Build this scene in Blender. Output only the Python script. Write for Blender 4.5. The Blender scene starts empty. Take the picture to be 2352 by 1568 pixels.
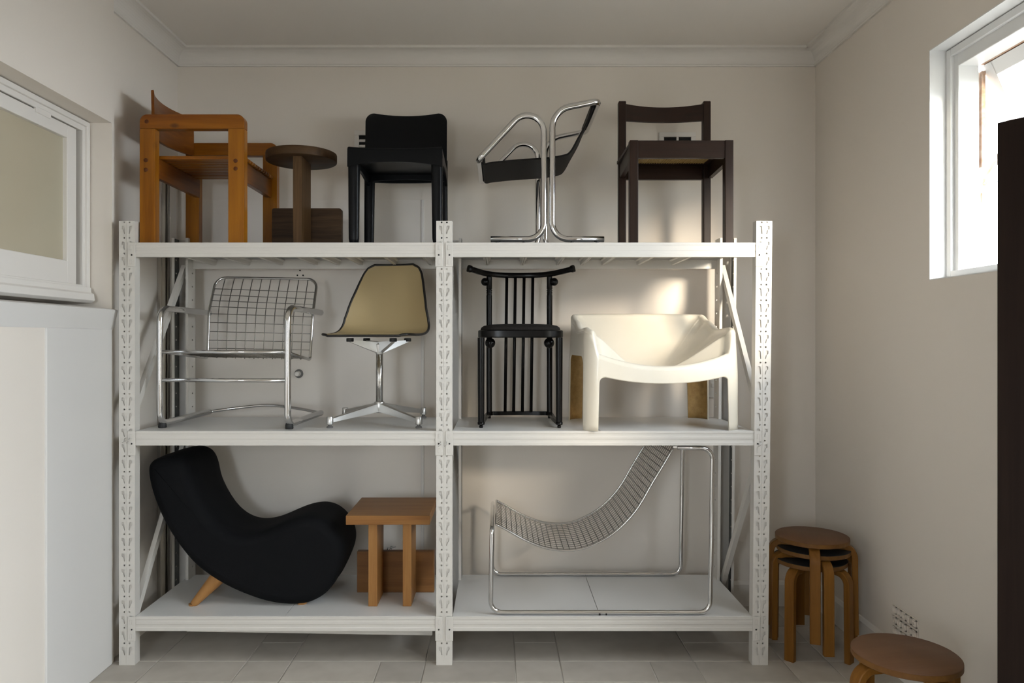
import bpy, bmesh, math, random
from mathutils import Vector, Matrix
random.seed(7)
PI = math.pi
V = Vector
sc = bpy.context.scene
COL = sc.collection

# ------------------------------------------------------------------ camera
F_PX, CX, CY = 1686.0, 1147.0, 778.0        # focal length and principal point, in photo pixels (2352 x 1568)
D, H = 3.306, 1.4686                        # distance lens -> rack front, lens height
cam_d = bpy.data.cameras.new('camera')
cam = bpy.data.objects.new('camera', cam_d)
COL.objects.link(cam)
cam_d.sensor_width = 36.0
cam_d.lens = 36.0 * F_PX / 2352.0
cam_d.shift_x = (1176.0 - CX) / 2352.0
cam_d.shift_y = (CY - 784.0) / 2352.0
cam_d.clip_start = 0.05
cam.location = (0, -D, H)
cam.rotation_euler = (PI / 2, 0, 0)
sc.camera = cam

# ------------------------------------------------------------------ light
world = bpy.data.worlds.new('sky')
sc.world = world
world.use_nodes = True
bg = world.node_tree.nodes['Background']
bg.inputs[0].default_value = (0.84, 0.925, 1.0, 1)
bg.inputs[1].default_value = 20.0

sun_d = bpy.data.lights.new('sun', 'SUN')
sun_d.energy = 6.5
sun_d.angle = math.radians(13.0)
sun_d.color = (1.0, 0.86, 0.66)
sun = bpy.data.objects.new('sun', sun_d)
COL.objects.link(sun)
sun.rotation_euler = V((-0.86, 1.64, -0.45)).to_track_quat('-Z', 'Y').to_euler()
sun.location = (5, -4, 6)

def portal(name, loc, rot, sx, sy):
    l = bpy.data.lights.new(name, 'AREA')
    l.shape = 'RECTANGLE'
    l.size, l.size_y = sx, sy
    l.cycles.is_portal = True
    o = bpy.data.objects.new(name, l)
    COL.objects.link(o)
    o.location = loc
    o.rotation_euler = rot
    return o

sc.view_settings.view_transform = 'Standard'
sc.view_settings.look = 'None'
sc.view_settings.exposure = 0.18
sc.view_settings.gamma = 1.0
sc.view_settings.use_curve_mapping = False
sc.cycles.use_light_tree = False
sc.cycles.max_bounces = 5
sc.cycles.diffuse_bounces = 4
sc.cycles.glossy_bounces = 3
sc.cycles.sample_clamp_indirect = 6.0
sc.cycles.caustics_reflective = False
sc.cycles.caustics_refractive = False


# ------------------------------------------------------------------ helpers
def at(px, py, Y):
    """photo pixel + distance behind the rack front -> world point"""
    W = Y + D
    return V(((px - CX) * W / F_PX, Y, H - (py - CY) * W / F_PX))

def xat(px, Y):
    return (px - CX) * (Y + D) / F_PX

def zat(py, Y):
    return H - (py - CY) * (Y + D) / F_PX

MATS = {}
def mat(name, col, rough=0.5, metal=0.0, spec=0.5, noise=None, bump=None, coat=0.0, trans=0.0, alpha=1.0):
    """noise=(scale xyz, amount, colour2)   bump=(scale, strength)"""
    m = bpy.data.materials.new(name)
    m.use_nodes = True
    nt = m.node_tree
    b = nt.nodes['Principled BSDF']
    b.inputs['Base Color'].default_value = (*col, 1)
    b.inputs['Roughness'].default_value = rough
    b.inputs['Metallic'].default_value = metal
    b.inputs['Specular IOR Level'].default_value = spec
    b.inputs['Coat Weight'].default_value = coat
    b.inputs['Transmission Weight'].default_value = trans
    b.inputs['Alpha'].default_value = alpha
    tc = nt.nodes.new('ShaderNodeTexCoord')
    if noise:
        scale, amount, col2 = noise
        mp = nt.nodes.new('ShaderNodeMapping')
        mp.inputs['Scale'].default_value = scale
        nt.links.new(tc.outputs['Object'], mp.inputs[0])
        n = nt.nodes.new('ShaderNodeTexNoise')
        n.inputs['Scale'].default_value = 1.0
        n.inputs['Detail'].default_value = 2
        n.inputs['Roughness'].default_value = 0.6
        nt.links.new(mp.outputs[0], n.inputs['Vector'])
        r = nt.nodes.new('ShaderNodeMapRange')
        r.inputs[1].default_value = 0.3
        r.inputs[2].default_value = 0.7
        r.inputs[3].default_value = 0
        r.inputs[4].default_value = amount
        nt.links.new(n.outputs['Fac'], r.inputs[0])
        mx = nt.nodes.new('ShaderNodeMix')
        mx.data_type = 'RGBA'
        mx.inputs['A'].default_value = (*col, 1)
        mx.inputs['B'].default_value = (*col2, 1)
        nt.links.new(r.outputs[0], mx.inputs['Factor'])
        nt.links.new(mx.outputs['Result'], b.inputs['Base Color'])
    if bump:
        n2 = nt.nodes.new('ShaderNodeTexNoise')
        n2.inputs['Scale'].default_value = bump[0]
        n2.inputs['Detail'].default_value = 2
        nt.links.new(tc.outputs['Object'], n2.inputs['Vector'])
        bp = nt.nodes.new('ShaderNodeBump')
        bp.inputs['Strength'].default_value = bump[1]
        bp.inputs['Distance'].default_value = 0.002
        nt.links.new(n2.outputs['Fac'], bp.inputs['Height'])
        nt.links.new(bp.outputs[0], b.inputs['Normal'])
    MATS[name] = m
    return m

def wood(name, c1, c2, axis='Z', rough=0.4, fine=60.0, long=3.0, coat=0.0, knots=0.0, c3=None):
    """wood with grain running along one object axis"""
    m = bpy.data.materials.new(name)
    m.use_nodes = True
    nt = m.node_tree
    L = nt.links
    b = nt.nodes['Principled BSDF']
    b.inputs['Roughness'].default_value = rough
    b.inputs['Coat Weight'].default_value = coat
    b.inputs['Coat Roughness'].default_value = 0.2
    b.inputs['Specular IOR Level'].default_value = 0.2
    tc = nt.nodes.new('ShaderNodeTexCoord')
    oi = nt.nodes.new('ShaderNodeObjectInfo')
    add = nt.nodes.new('ShaderNodeVectorMath')
    add.operation = 'ADD'
    mul = nt.nodes.new('ShaderNodeMath')
    mul.operation = 'MULTIPLY'
    mul.inputs[1].default_value = 13.0
    L.new(oi.outputs['Random'], mul.inputs[0])
    L.new(tc.outputs['Object'], add.inputs[0])
    L.new(mul.outputs[0], add.inputs[1])
    s = {'X': (long, fine, fine), 'Y': (fine, long, fine), 'Z': (fine, fine, long)}[axis]
    mp = nt.nodes.new('ShaderNodeMapping')
    mp.inputs['Scale'].default_value = s
    L.new(add.outputs[0], mp.inputs[0])
    n1 = nt.nodes.new('ShaderNodeTexNoise')
    n1.inputs['Scale'].default_value = 1.0
    n1.inputs['Detail'].default_value = 6
    n1.inputs['Roughness'].default_value = 0.65
    n1.inputs['Distortion'].default_value = 0.6
    L.new(mp.outputs[0], n1.inputs['Vector'])
    mp2 = nt.nodes.new('ShaderNodeMapping')
    mp2.inputs['Scale'].default_value = tuple(k * 0.22 for k in s)
    L.new(add.outputs[0], mp2.inputs[0])
    n2 = nt.nodes.new('ShaderNodeTexNoise')
    n2.inputs['Scale'].default_value = 1.0
    n2.inputs['Detail'].default_value = 3
    n2.inputs['Distortion'].default_value = 1.2
    L.new(mp2.outputs[0], n2.inputs['Vector'])
    mm = nt.nodes.new('ShaderNodeMath')
    mm.operation = 'ADD'
    L.new(n1.outputs['Fac'], mm.inputs[0])
    L.new(n2.outputs['Fac'], mm.inputs[1])
    r = nt.nodes.new('ShaderNodeMapRange')
    r.inputs[1].default_value = 0.7
    r.inputs[2].default_value = 1.3
    L.new(mm.outputs[0], r.inputs[0])
    mx = nt.nodes.new('ShaderNodeMix')
    mx.data_type = 'RGBA'
    mx.inputs['A'].default_value = (*c1, 1)
    mx.inputs['B'].default_value = (*c2, 1)
    L.new(r.outputs[0], mx.inputs['Factor'])
    out = mx.outputs['Result']
    if knots > 0:
        vo = nt.nodes.new('ShaderNodeTexVoronoi')
        vo.inputs['Scale'].default_value = 1.0
        mk = nt.nodes.new('ShaderNodeMapping')
        sk = {'X': (5, 9, 9), 'Y': (9, 5, 9), 'Z': (9, 9, 5)}[axis]
        mk.inputs['Scale'].default_value = sk
        L.new(add.outputs[0], mk.inputs[0])
        L.new(mk.outputs[0], vo.inputs['Vector'])
        rk = nt.nodes.new('ShaderNodeMapRange')
        rk.inputs[1].default_value = 0.05
        rk.inputs[2].default_value = 0.13
        rk.inputs[3].default_value = knots
        rk.inputs[4].default_value = 0.0
        L.new(vo.outputs['Distance'], rk.inputs[0])
        mx2 = nt.nodes.new('ShaderNodeMix')
        mx2.data_type = 'RGBA'
        mx2.inputs['B'].default_value = (*(c3 or c2), 1)
        L.new(out, mx2.inputs['A'])
        L.new(rk.outputs[0], mx2.inputs['Factor'])
        out = mx2.outputs['Result']
    L.new(out, b.inputs['Base Color'])
    bp = nt.nodes.new('ShaderNodeBump')
    bp.inputs['Strength'].default_value = 0.12
    bp.inputs['Distance'].default_value = 0.001
    L.new(n1.outputs['Fac'], bp.inputs['Height'])
    L.new(bp.outputs[0], b.inputs['Normal'])
    MATS[name] = m
    return m

ORG = {}                                   # world origin of every thing

def tag(o, label, cat, group=None, kind=None):
    o['label'] = label
    o['category'] = cat
    if group:
        o['group'] = group
    if kind:
        o['kind'] = kind
    return o

def thing(name, loc, label, cat, group=None, kind=None):
    o = bpy.data.objects.new(name, None)
    o.empty_display_size = 0.05
    COL.objects.link(o)
    o.location = loc
    ORG[o] = V(loc)
    return tag(o, label, cat, group, kind)

class MB:
    """collects geometry in world coordinates; build() links it as ONE mesh object"""
    def __init__(s):
        s.v, s.f, s.sm, s.mi = [], [], [], []
    def add(s, vs, fs, smooth=False, mi=0):
        o = len(s.v)
        s.v += [V(p) for p in vs]
        s.f += [tuple(i + o for i in f) for f in fs]
        s.sm += [smooth] * len(fs)
        s.mi += [mi] * len(fs)
        return s
    def bm(s, bm, smooth=False, mi=0):
        bm.verts.index_update()
        s.add([v.co.copy() for v in bm.verts], [[v.index for v in f.verts] for f in bm.faces], smooth, mi)
        bm.free()
        return s
    def box(s, x0, x1, y0, y1, z0, z1, bev=0.0, seg=2, M=None, smooth=False):
        b = bmesh.new()
        bmesh.ops.create_cube(b, size=1.0)
        for v in b.verts:
            v.co = V((x0 + (v.co.x + .5) * (x1 - x0), y0 + (v.co.y + .5) * (y1 - y0), z0 + (v.co.z + .5) * (z1 - z0)))
        if bev > 0:
            bmesh.ops.bevel(b, geom=b.edges[:] , offset=bev, segments=seg, profile=0.5, affect='EDGES')
        if M is not None:
            b.transform(M)
        return s.bm(b, smooth)
    def bar(s, p, q, w, t, up=V((0, 0, 1)), bev=0.0):
        """straight bar p->q, width w along (dir x up), thickness t along the remaining axis"""
        p, q = V(p), V(q)
        d = (q - p)
        L = d.length
        d.normalize()
        a = d.cross(up)
        if a.length < 1e-5:
            a = d.cross(V((1, 0, 0)))
        a.normalize()
        c = a.cross(d)
        M = Matrix((( a.x, d.x, c.x, p.x), (a.y, d.y, c.y, p.y), (a.z, d.z, c.z, p.z), (0, 0, 0, 1)))
        return s.box(-w / 2, w / 2, 0, L, -t / 2, t / 2, bev, 2, M)
    def sweep(s, path, sec, closed=False, caps=True, up=None, smooth=True, scales=None):
        """sweep a closed 2D section [(a,b)] along 3D points, parallel transport frames"""
        n = len(path)
        path = [V(p) for p in path]
        tang = []
        for i in range(n):
            if closed:
                t = path[(i + 1) % n] - path[i - 1]
            elif i == 0:
                t = path[1] - path[0]
            elif i == n - 1:
                t = path[-1] - path[-2]
            else:
                t = (path[i + 1] - path[i]).normalized() + (path[i] - path[i - 1]).normalized()
            tang.append(t.normalized())
        u = V(up) if up is not None else (V((0, 0, 1)) if abs(tang[0].z) < .9 else V((0, 1, 0)))
        vs = []
        a = None
        for i in range(n):
            t = tang[i]
            if up is not None or a is None:
                a = u - t * u.dot(t)
            else:
                a = a - t * a.dot(t)
            a.normalize()
            b = t.cross(a)
            k = scales[i] if scales else 1.0
            for (p, q) in sec:
                vs.append(path[i] + a * (p * k) + b * (q * k))
        m = len(sec)
        fs = []
        rng = n if closed else n - 1
        for i in range(rng):
            j = (i + 1) % n
            for k in range(m):
                l = (k + 1) % m
                fs.append((i * m + k, j * m + k, j * m + l, i * m + l))
        if caps and not closed:
            fs.append(tuple(range(m))[::-1])
            fs.append(tuple((n - 1) * m + k for k in range(m)))
        return s.add(vs, fs, smooth)
    def tube(s, path, r, n=12, closed=False, caps=True, scales=None):
        sec = [(r * math.cos(2 * PI * k / n), r * math.sin(2 * PI * k / n)) for k in range(n)]
        return s.sweep(path, sec, closed, caps, None, True, scales)
    def lathe(s, prof, c, n=32, axis=None, smooth=True):
        """revolve [(r,z)] about the vertical through c (or about axis)"""
        c = V(c)
        vs, fs = [], []
        q = V((0, 0, 1)).rotation_difference(V(axis).normalized()) if axis is not None else None
        for (r, z) in prof:
            for k in range(n):
                p = V((r * math.cos(2 * PI * k / n), r * math.sin(2 * PI * k / n), z))
                if q:
                    p.rotate(q)
                vs.append(c + p)
        m = len(prof)
        for i in range(m - 1):
            for k in range(n):
                l = (k + 1) % n
                fs.append((i * n + k, i * n + l, (i + 1) * n + l, (i + 1) * n + k))
        if prof[0][0] > 1e-6:
            fs.append(tuple(range(n))[::-1])
        if prof[-1][0] > 1e-6:
            fs.append(tuple((m - 1) * n + k for k in range(n)))
        return s.add(vs, fs, smooth)
    def sphere(s, c, r, n=20):
        pr = [(max(1e-7, r * math.sin(PI * i / n)), -r * math.cos(PI * i / n)) for i in range(n + 1)]
        return s.lathe(pr, c, n)
    def prism(s, poly, y0, y1, plane='XZ', bev=0.0, smooth=False):
        """extrude a 2D polygon"""
        b = bmesh.new()
        def mk(p, t):
            return {'XZ': (p[0], t, p[1]), 'XY': (p[0], p[1], t), 'YZ': (t, p[0], p[1])}[plane]
        va = [b.verts.new(mk(p, y0)) for p in poly]
        vb = [b.verts.new(mk(p, y1)) for p in poly]
        b.faces.new(va)
        b.faces.new(vb[::-1])
        n = len(poly)
        for i in range(n):
            b.faces.new((va[i], vb[i], vb[(i + 1) % n], va[(i + 1) % n]))
        bmesh.ops.recalc_face_normals(b, faces=b.faces[:])
        if bev > 0:
            e = [x for x in b.edges if len(x.link_faces) == 2 and x.calc_face_angle(0) > 0.6]
            bmesh.ops.bevel(b, geom=e, offset=bev, segments=2, profile=0.5, affect='EDGES')
        return s.bm(b, smooth)
    def grid(s, rows, smooth=True, closed_u=False, mi=0):
        """rows = list of equally long lists of points"""
        n, m = len(rows), len(rows[0])
        vs = [p for r in rows for p in r]
        fs = []
        for i in range(n - 1):
            for k in range(m if closed_u else m - 1):
                l = (k + 1) % m
                fs.append((i * m + k, i * m + l, (i + 1) * m + l, (i + 1) * m + k))
        return s.add(vs, fs, smooth, mi)
    def build(s, name, material, parent=None, origin=None, auto=None, recalc=True):
        if parent is not None:
            org = ORG[parent]
        elif origin is not None:
            org = V(origin)
        else:
            org = V((0, 0, 0))
        me = bpy.data.meshes.new(name)
        me.from_pydata([tuple(p - org) for p in s.v], [], s.f)
        me.polygons.foreach_set('use_smooth', s.sm)
        me.polygons.foreach_set('material_index', s.mi)
        for m in (material if isinstance(material, (list, tuple)) else [material]):
            me.materials.append(MATS[m])
        if recalc:
            b = bmesh.new()
            b.from_mesh(me)
            bmesh.ops.recalc_face_normals(b, faces=b.faces[:])
            b.to_mesh(me)
            b.free()
        if auto:
            me.set_sharp_from_angle(angle=math.radians(auto))
        me.update()
        o = bpy.data.objects.new(name, me)
        COL.objects.link(o)
        if parent is not None:
            o.parent = parent
        else:
            o.location = org
        ORG[o] = org
        return o

def fil(pts, rad, n=8):
    """round the corners of a polyline with arcs; rad = one radius or a list (one per point)"""
    pts = [V(p) for p in pts]
    out = [pts[0]]
    for i in range(1, len(pts) - 1):
        r = rad[i] if isinstance(rad, (list, tuple)) else rad
        p, a, b = pts[i], (pts[i - 1] - pts[i]), (pts[i + 1] - pts[i])
        la, lb = a.length, b.length
        a.normalize(); b.normalize()
        th = a.angle(b)
        if r <= 0 or th > PI - .02:
            out.append(p)
            continue
        t = min(r / math.tan(th / 2), la * .49 if i > 1 else la * .95, lb * .49 if i < len(pts) - 2 else lb * .95)
        r = t * math.tan(th / 2)
        c = p + (a + b).normalized() * (r / math.sin(th / 2))
        s0, s1 = p + a * t - c, p + b * t - c
        ang = s0.angle(s1)
        ax = s0.cross(s1).normalized()
        for k in range(n + 1):
            out.append(c + Matrix.Rotation(ang * k / n, 3, ax) @ s0)
    out.append(pts[-1])
    return out

def spline(pts, n=8, closed=False):
    """Catmull-Rom through points"""
    pts = [V(p) for p in pts]
    N = len(pts)
    out = []
    for i in range(N if closed else N - 1):
        if closed:
            p0, p1, p2, p3 = pts[i - 1], pts[i], pts[(i + 1) % N], pts[(i + 2) % N]
        else:
            p1, p2 = pts[i], pts[i + 1]
            p0 = pts[i - 1] if i > 0 else p1 * 2 - p2
            p3 = pts[i + 2] if i + 2 < N else p2 * 2 - p1
        for k in range(n):
            t = k / n
            out.append(0.5 * ((2 * p1) + (p2 - p0) * t + (2 * p0 - 5 * p1 + 4 * p2 - p3) * t * t + (3 * p1 - p0 - 3 * p2 + p3) * t ** 3))
    if not closed:
        out.append(pts[-1])
    return out

def lerp(a, b, t):
    return a + (b - a) * t

def sstep(a, b, x):
    t = max(0.0, min(1.0, (x - a) / (b - a)))
    return t * t * (3 - 2 * t)

def interp(tab, x):
    """piecewise smooth table lookup"""
    if x <= tab[0][0]:
        return tab[0][1]
    for (a, fa), (b, fb) in zip(tab, tab[1:]):
        if x <= b:
            t = (x - a) / (b - a)
            t = t * t * (3 - 2 * t)
            return fa + (fb - fa) * t
    return tab[-1][1]

# ------------------------------------------------------------------ materials
mat('wall_paint', (0.78, 0.72, 0.65), 0.75, spec=0.25, noise=((2.2, 2.2, 2.2), 0.35, (0.76, 0.70, 0.625)))
mat('ceiling_paint', (0.78, 0.735, 0.68), 0.8, spec=0.2, noise=((2, 2, 2), 0.3, (0.76, 0.71, 0.655)))
mat('trim_paint', (0.77, 0.735, 0.69), 0.5, spec=0.4, noise=((3, 3, 3), 0.3, (0.745, 0.705, 0.655)))
mat('wainscot_paint', (0.70, 0.68, 0.655), 0.5, spec=0.4, noise=((3, 3, 3), 0.3, (0.67, 0.65, 0.62)))
mat('panel_paint', (0.79, 0.735, 0.67), 0.5, spec=0.4, noise=((3, 3, 3), 0.3, (0.77, 0.715, 0.65)))
mat('window_white', (0.80, 0.80, 0.79), 0.4, spec=0.4, noise=((6, 6, 6), 0.3, (0.77, 0.77, 0.76)))
mat('rack_white', (0.64, 0.61, 0.565), 0.42, spec=0.4, noise=((8, 8, 8), 0.3, (0.62, 0.59, 0.545)))
mat('deck_white', (0.70, 0.69, 0.67), 0.33, spec=0.5, noise=((5, 5, 5), 0.3, (0.68, 0.67, 0.65)))
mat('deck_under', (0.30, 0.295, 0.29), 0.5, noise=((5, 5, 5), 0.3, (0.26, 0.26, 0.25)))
mat('galvanised', (0.17, 0.175, 0.165), 0.5, metal=0.4, noise=((30, 30, 30), 0.8, (0.11, 0.115, 0.11)))
mat('aluminium', (0.55, 0.52, 0.47), 0.28, metal=1.0, noise=((60, 60, 3), 0.4, (0.45, 0.42, 0.38)))
mat('cast_aluminium', (0.60, 0.595, 0.58), 0.36, metal=1.0, noise=((40, 40, 40), 0.3, (0.62, 0.615, 0.6)))
mat('chrome', (0.70, 0.70, 0.70), 0.10, metal=1.0, noise=((20, 20, 20), 0.25, (0.62, 0.62, 0.62)))
mat('dull_chrome', (0.62, 0.615, 0.605), 0.2, metal=1.0, noise=((20, 20, 20), 0.3, (0.5, 0.485, 0.46)))
mat('wire_metal', (0.24, 0.225, 0.20), 0.33, metal=1.0, noise=((20, 20, 20), 0.3, (0.18, 0.17, 0.15)))
mat('black_leather', (0.0065, 0.0055, 0.0045), 0.6, spec=0.12, bump=(180, 0.25), noise=((10, 10, 10), 0.5, (0.009, 0.0075, 0.006)))
mat('black_plastic', (0.0035, 0.0038, 0.0044), 0.34, spec=0.14, bump=(300, 0.05), noise=((10, 10, 10), 0.4, (0.005, 0.0055, 0.006)))
mat('black_rubber', (0.012, 0.012, 0.012), 0.6, noise=((30, 30, 30), 0.4, (0.02, 0.02, 0.02)))
mat('black_lacquer', (0.004, 0.0035, 0.0033), 0.26, spec=0.18, noise=((9, 9, 9), 0.3, (0.006, 0.005, 0.0045)))
mat('black_weave', (0.010, 0.0085, 0.0075), 0.85, spec=0.15, bump=(420, 0.6), noise=((150, 150, 150), 0.6, (0.028, 0.024, 0.021)))
mat('black_fabric', (0.0048, 0.0050, 0.0058), 0.8, spec=0.12, bump=(500, 0.4), noise=((120, 120, 120), 0.5, (0.0045, 0.005, 0.006)))
mat('cream_vinyl', (0.50, 0.385, 0.205), 0.42, spec=0.4, bump=(240, 0.06), noise=((6, 6, 6), 0.4, (0.47, 0.36, 0.185)))
mat('black_trim', (0.013, 0.011, 0.010), 0.4, noise=((20, 20, 20), 0.4, (0.02, 0.018, 0.016)))
mat('white_fibreglass', (0.80, 0.74, 0.63), 0.3, spec=0.5, coat=0.15, noise=((7, 7, 7), 0.45, (0.76, 0.69, 0.56)), bump=(40, 0.04))
mat('raw_fibreglass', (0.42, 0.26, 0.085), 0.6, bump=(130, 0.5), noise=((45, 45, 45), 0.9, (0.30, 0.17, 0.05)))
mat('rubber_glide', (0.16, 0.155, 0.15), 0.5, noise=((30, 30, 30), 0.4, (0.12, 0.115, 0.11)))
mat('dark_hole', (0.008, 0.007, 0.006), 0.9, noise=((30, 30, 30), 0.4, (0.012, 0.011, 0.01)))
mat('grout', (0.24, 0.205, 0.165), 0.85, noise=((2, 2, 2), 1.0, (0.58, 0.55, 0.50)))
mat('rust', (0.30, 0.16, 0.09), 0.8, bump=(90, 0.6), noise=((35, 35, 35), 1.0, (0.48, 0.36, 0.28)))
mat('frosted_pane', (0.50, 0.44, 0.33), 0.22, spec=0.5, noise=((1.2, 1.5, 1.0), 0.8, (0.46, 0.42, 0.31)))
mat('clear_pane', (0.80, 0.85, 0.86), 0.05, alpha=0.10)
mat('outdoor_paving', (0.13, 0.125, 0.115), 0.85, noise=((2, 2, 2), 0.5, (0.10, 0.095, 0.085)))
mat('sun_block_render', (0.62, 0.57, 0.48), 0.8, noise=((2, 2, 2), 0.5, (0.56, 0.51, 0.42)))
mat('cane', (0.52, 0.36, 0.13), 0.5, noise=((60, 60, 60), 0.6, (0.40, 0.26, 0.08)))
mat('white_plastic', (0.70, 0.68, 0.64), 0.4, noise=((10, 10, 10), 0.3, (0.66, 0.64, 0.60)))
wood('pine_x', (0.2960, 0.1056, 0.0064), (0.1520, 0.0384, 0.0024), 'X', 0.3, 40, 2.5, coat=0.15, knots=0.75, c3=(0.06, 0.02, 0.006))
wood('pine_y', (0.2088, 0.0648, 0.0058), (0.1152, 0.0302, 0.0022), 'Y', 0.32, 40, 2.5, coat=0.1)
wood('pine_z', (0.3362, 0.1271, 0.0074), (0.1886, 0.0574, 0.0033), 'Z', 0.28, 36, 2.2, coat=0.15, knots=0.4, c3=(0.08, 0.025, 0.006))
wood('pine_plug', (0.12, 0.035, 0.008), (0.07, 0.02, 0.005), 'Y', 0.35, 80, 20)
wood('dark_oak_x', (0.0680, 0.0360, 0.0144), (0.0208, 0.0104, 0.0040), 'X', 0.55, 75, 5)
wood('dark_oak_z', (0.1148, 0.0620, 0.0255), (0.0553, 0.0289, 0.0110), 'Z', 0.55, 75, 4)
wood('walnut_z', (0.026, 0.012, 0.007), (0.015, 0.007, 0.004), 'Z', 0.42, 70, 3)
wood('walnut_x', (0.026, 0.012, 0.007), (0.015, 0.007, 0.004), 'X', 0.42, 70, 3)
wood('walnut_y', (0.026, 0.012, 0.007), (0.015, 0.007, 0.004), 'Y', 0.42, 70, 3)
wood('oak_x', (0.3520, 0.1716, 0.0546), (0.2200, 0.0924, 0.0255), 'X', 0.42, 70, 3)
wood('oak_z', (0.3696, 0.1848, 0.0616), (0.2552, 0.1144, 0.0334), 'Z', 0.42, 70, 3)
wood('oak_panel', (0.2400, 0.1120, 0.0360), (0.1600, 0.0680, 0.0216), 'X', 0.42, 70, 3)
wood('beech', (0.3960, 0.2025, 0.0720), (0.3060, 0.1440, 0.0450), 'Z', 0.42, 60, 3)
wood('birch_leg', (0.2465, 0.1105, 0.0204), (0.1615, 0.0638, 0.0102), 'Z', 0.42, 45, 2)
wood('seat_veneer', (0.1658, 0.0824, 0.0391), (0.1403, 0.0680, 0.0323), 'X', 0.5, 90, 5)
wood('seat_edge', (0.2210, 0.1062, 0.0298), (0.1275, 0.0553, 0.0153), 'X', 0.5, 20, 20)
wood('door_wood', (0.020, 0.012, 0.009), (0.012, 0.007, 0.0055), 'Z', 0.4, 60, 2.5)
MATS['door_wood'].node_tree.nodes['Principled BSDF'].inputs['Specular IOR Level'].default_value = 0.10
wood('door_bead', (0.085, 0.045, 0.028), (0.05, 0.026, 0.016), 'Z', 0.35, 60, 2.5)

def tile_material():
    m = mat('stone_tile', (0.50, 0.46, 0.405), 0.55, spec=0.3, noise=((7, 7, 7), 0.9, (0.42, 0.38, 0.33)), bump=(60, 0.12))
    nt = m.node_tree
    b = nt.nodes['Principled BSDF']
    src = b.inputs['Base Color'].links[0].from_socket
    oi = nt.nodes.new('ShaderNodeObjectInfo')
    hs = nt.nodes.new('ShaderNodeHueSaturation')
    r = nt.nodes.new('ShaderNodeMapRange')
    r.inputs[3].default_value = 0.88
    r.inputs[4].default_value = 1.10
    nt.links.new(oi.outputs['Random'], r.inputs[0])
    nt.links.new(r.outputs[0], hs.inputs['Value'])
    nt.links.new(src, hs.inputs['Color'])
    nt.links.new(hs.outputs[0], b.inputs['Base Color'])
tile_material()

# ================================================================== THE ROOM
YW = 0.744                      # back wall
XL, XR = -1.757, 1.744          # left and right wall faces
YR = -4.6                       # rear wall behind the lens
ZC = 3.057                      # ceiling
WT = 0.19

def struct(o, label, cat):
    return tag(o, label, cat, kind='structure')

# --- floor: mortar bed with single stone tiles
fl = MB().box(XL - .4, XR + .3, YR - .2, YW + .2, -0.12, -0.003).build('floor', 'grout')
struct(fl, 'pale stone tiled floor in a mixed rectangular pattern', 'floor')
TM = {}
U = 0.2035
def tile(x0, x1, y0, y1):
    x0, x1, y0, y1 = max(x0, XL - .03), min(x1, XR), max(y0, YR), min(y1, YW)
    w, d = x1 - x0, y1 - y0
    if w < .02 or d < .02:
        return
    key = (round(w, 3), round(d, 3))
    if key not in TM:
        g = .0022
        ob = MB().box(-w / 2 + g, w / 2 - g, -d / 2 + g, d / 2 - g, -.012, 0, .0018, 1).build('tile', 'stone_tile')
        TM[key] = ob.data
    else:
        ob = bpy.data.objects.new('tile', TM[key])
        COL.objects.link(ob)
    ob.parent = fl
    ob.location = ((x0 + x1) / 2, (y0 + y1) / 2, 0)
X0 = -1.557
y = 0.04 + 3 * U
row = 0
ys = []
yy = -0.163
k = 0
# rows away from y=-0.163: A (one unit) then B (two units) and so on, both ways
rows = []
yy = -0.163
flip = True
while yy < YW:
    h = U if flip else 2 * U
    rows.append((yy, yy + h, flip)); yy += h; flip = not flip
yy = -0.163
flip = False
while yy > YR:
    h = U if flip else 2 * U
    rows.append((yy - h, yy, flip)); yy -= h; flip = not flip
for ri, (y0, y1, thin) in enumerate(rows):
    xs = X0 - 3 * U
    if thin:
        pat = [1, 2, 1]
        i = 0
        pat = [1, 2]
        xs = X0 - U
        while xs < XR:
            w = pat[i % 2] * U
            tile(xs, xs + w, y0, y1); xs += w; i += 1
        tile(X0 - 3 * U, X0 - U, y0, y1)
    else:
        pat = [3, 2, 1]
        i = 0
        while xs < XR:
            n = pat[i % 3]
            w = n * U
            if n == 1:
                tile(xs, xs + w, y0, y0 + U); tile(xs, xs + w, y0 + U, y1)
            elif n == 2 and i % 2 == 1 and i > 3:
                tile(xs, xs + w, y0, y0 + U); tile(xs, xs + w, y0 + U, y1)
            else:
                tile(xs, xs + w, y0, y1)
            xs += w; i += 1

# --- walls
wb = MB().box(XL - .4, XR + .3, YW, YW + .2, -.12, ZC + .1).build('wall_back', 'wall_paint')
struct(wb, 'warm off-white painted back wall behind the rack', 'wall')
# right wall with window opening and doorway
WY0, WY1 = -1.90, -0.330        # window opening along Y
WZ0, WZ1 = 1.707, 2.637
DY0, DY1 = -D + 0.42, -D + 1.25   # doorway along Y
DH = 2.05
m = MB()
def rw(y0, y1, z0, z1):
    m.box(XR, XR + WT, y0, y1, z0, z1)
rw(WY1, YW + .2, -.12, ZC + .1)
rw(WY0, WY1, -.12, WZ0)
rw(WY0, WY1, WZ1, ZC + .1)
rw(DY1, WY0, -.12, ZC + .1)
rw(DY0, DY1, DH, ZC + .1)
rw(DY0, DY1, -.12, -.004)
rw(YR - .2, DY0, -.12, ZC + .1)
struct(m.build('wall_right', 'wall_paint'), 'off-white painted right wall with a high window opening', 'wall')
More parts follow.
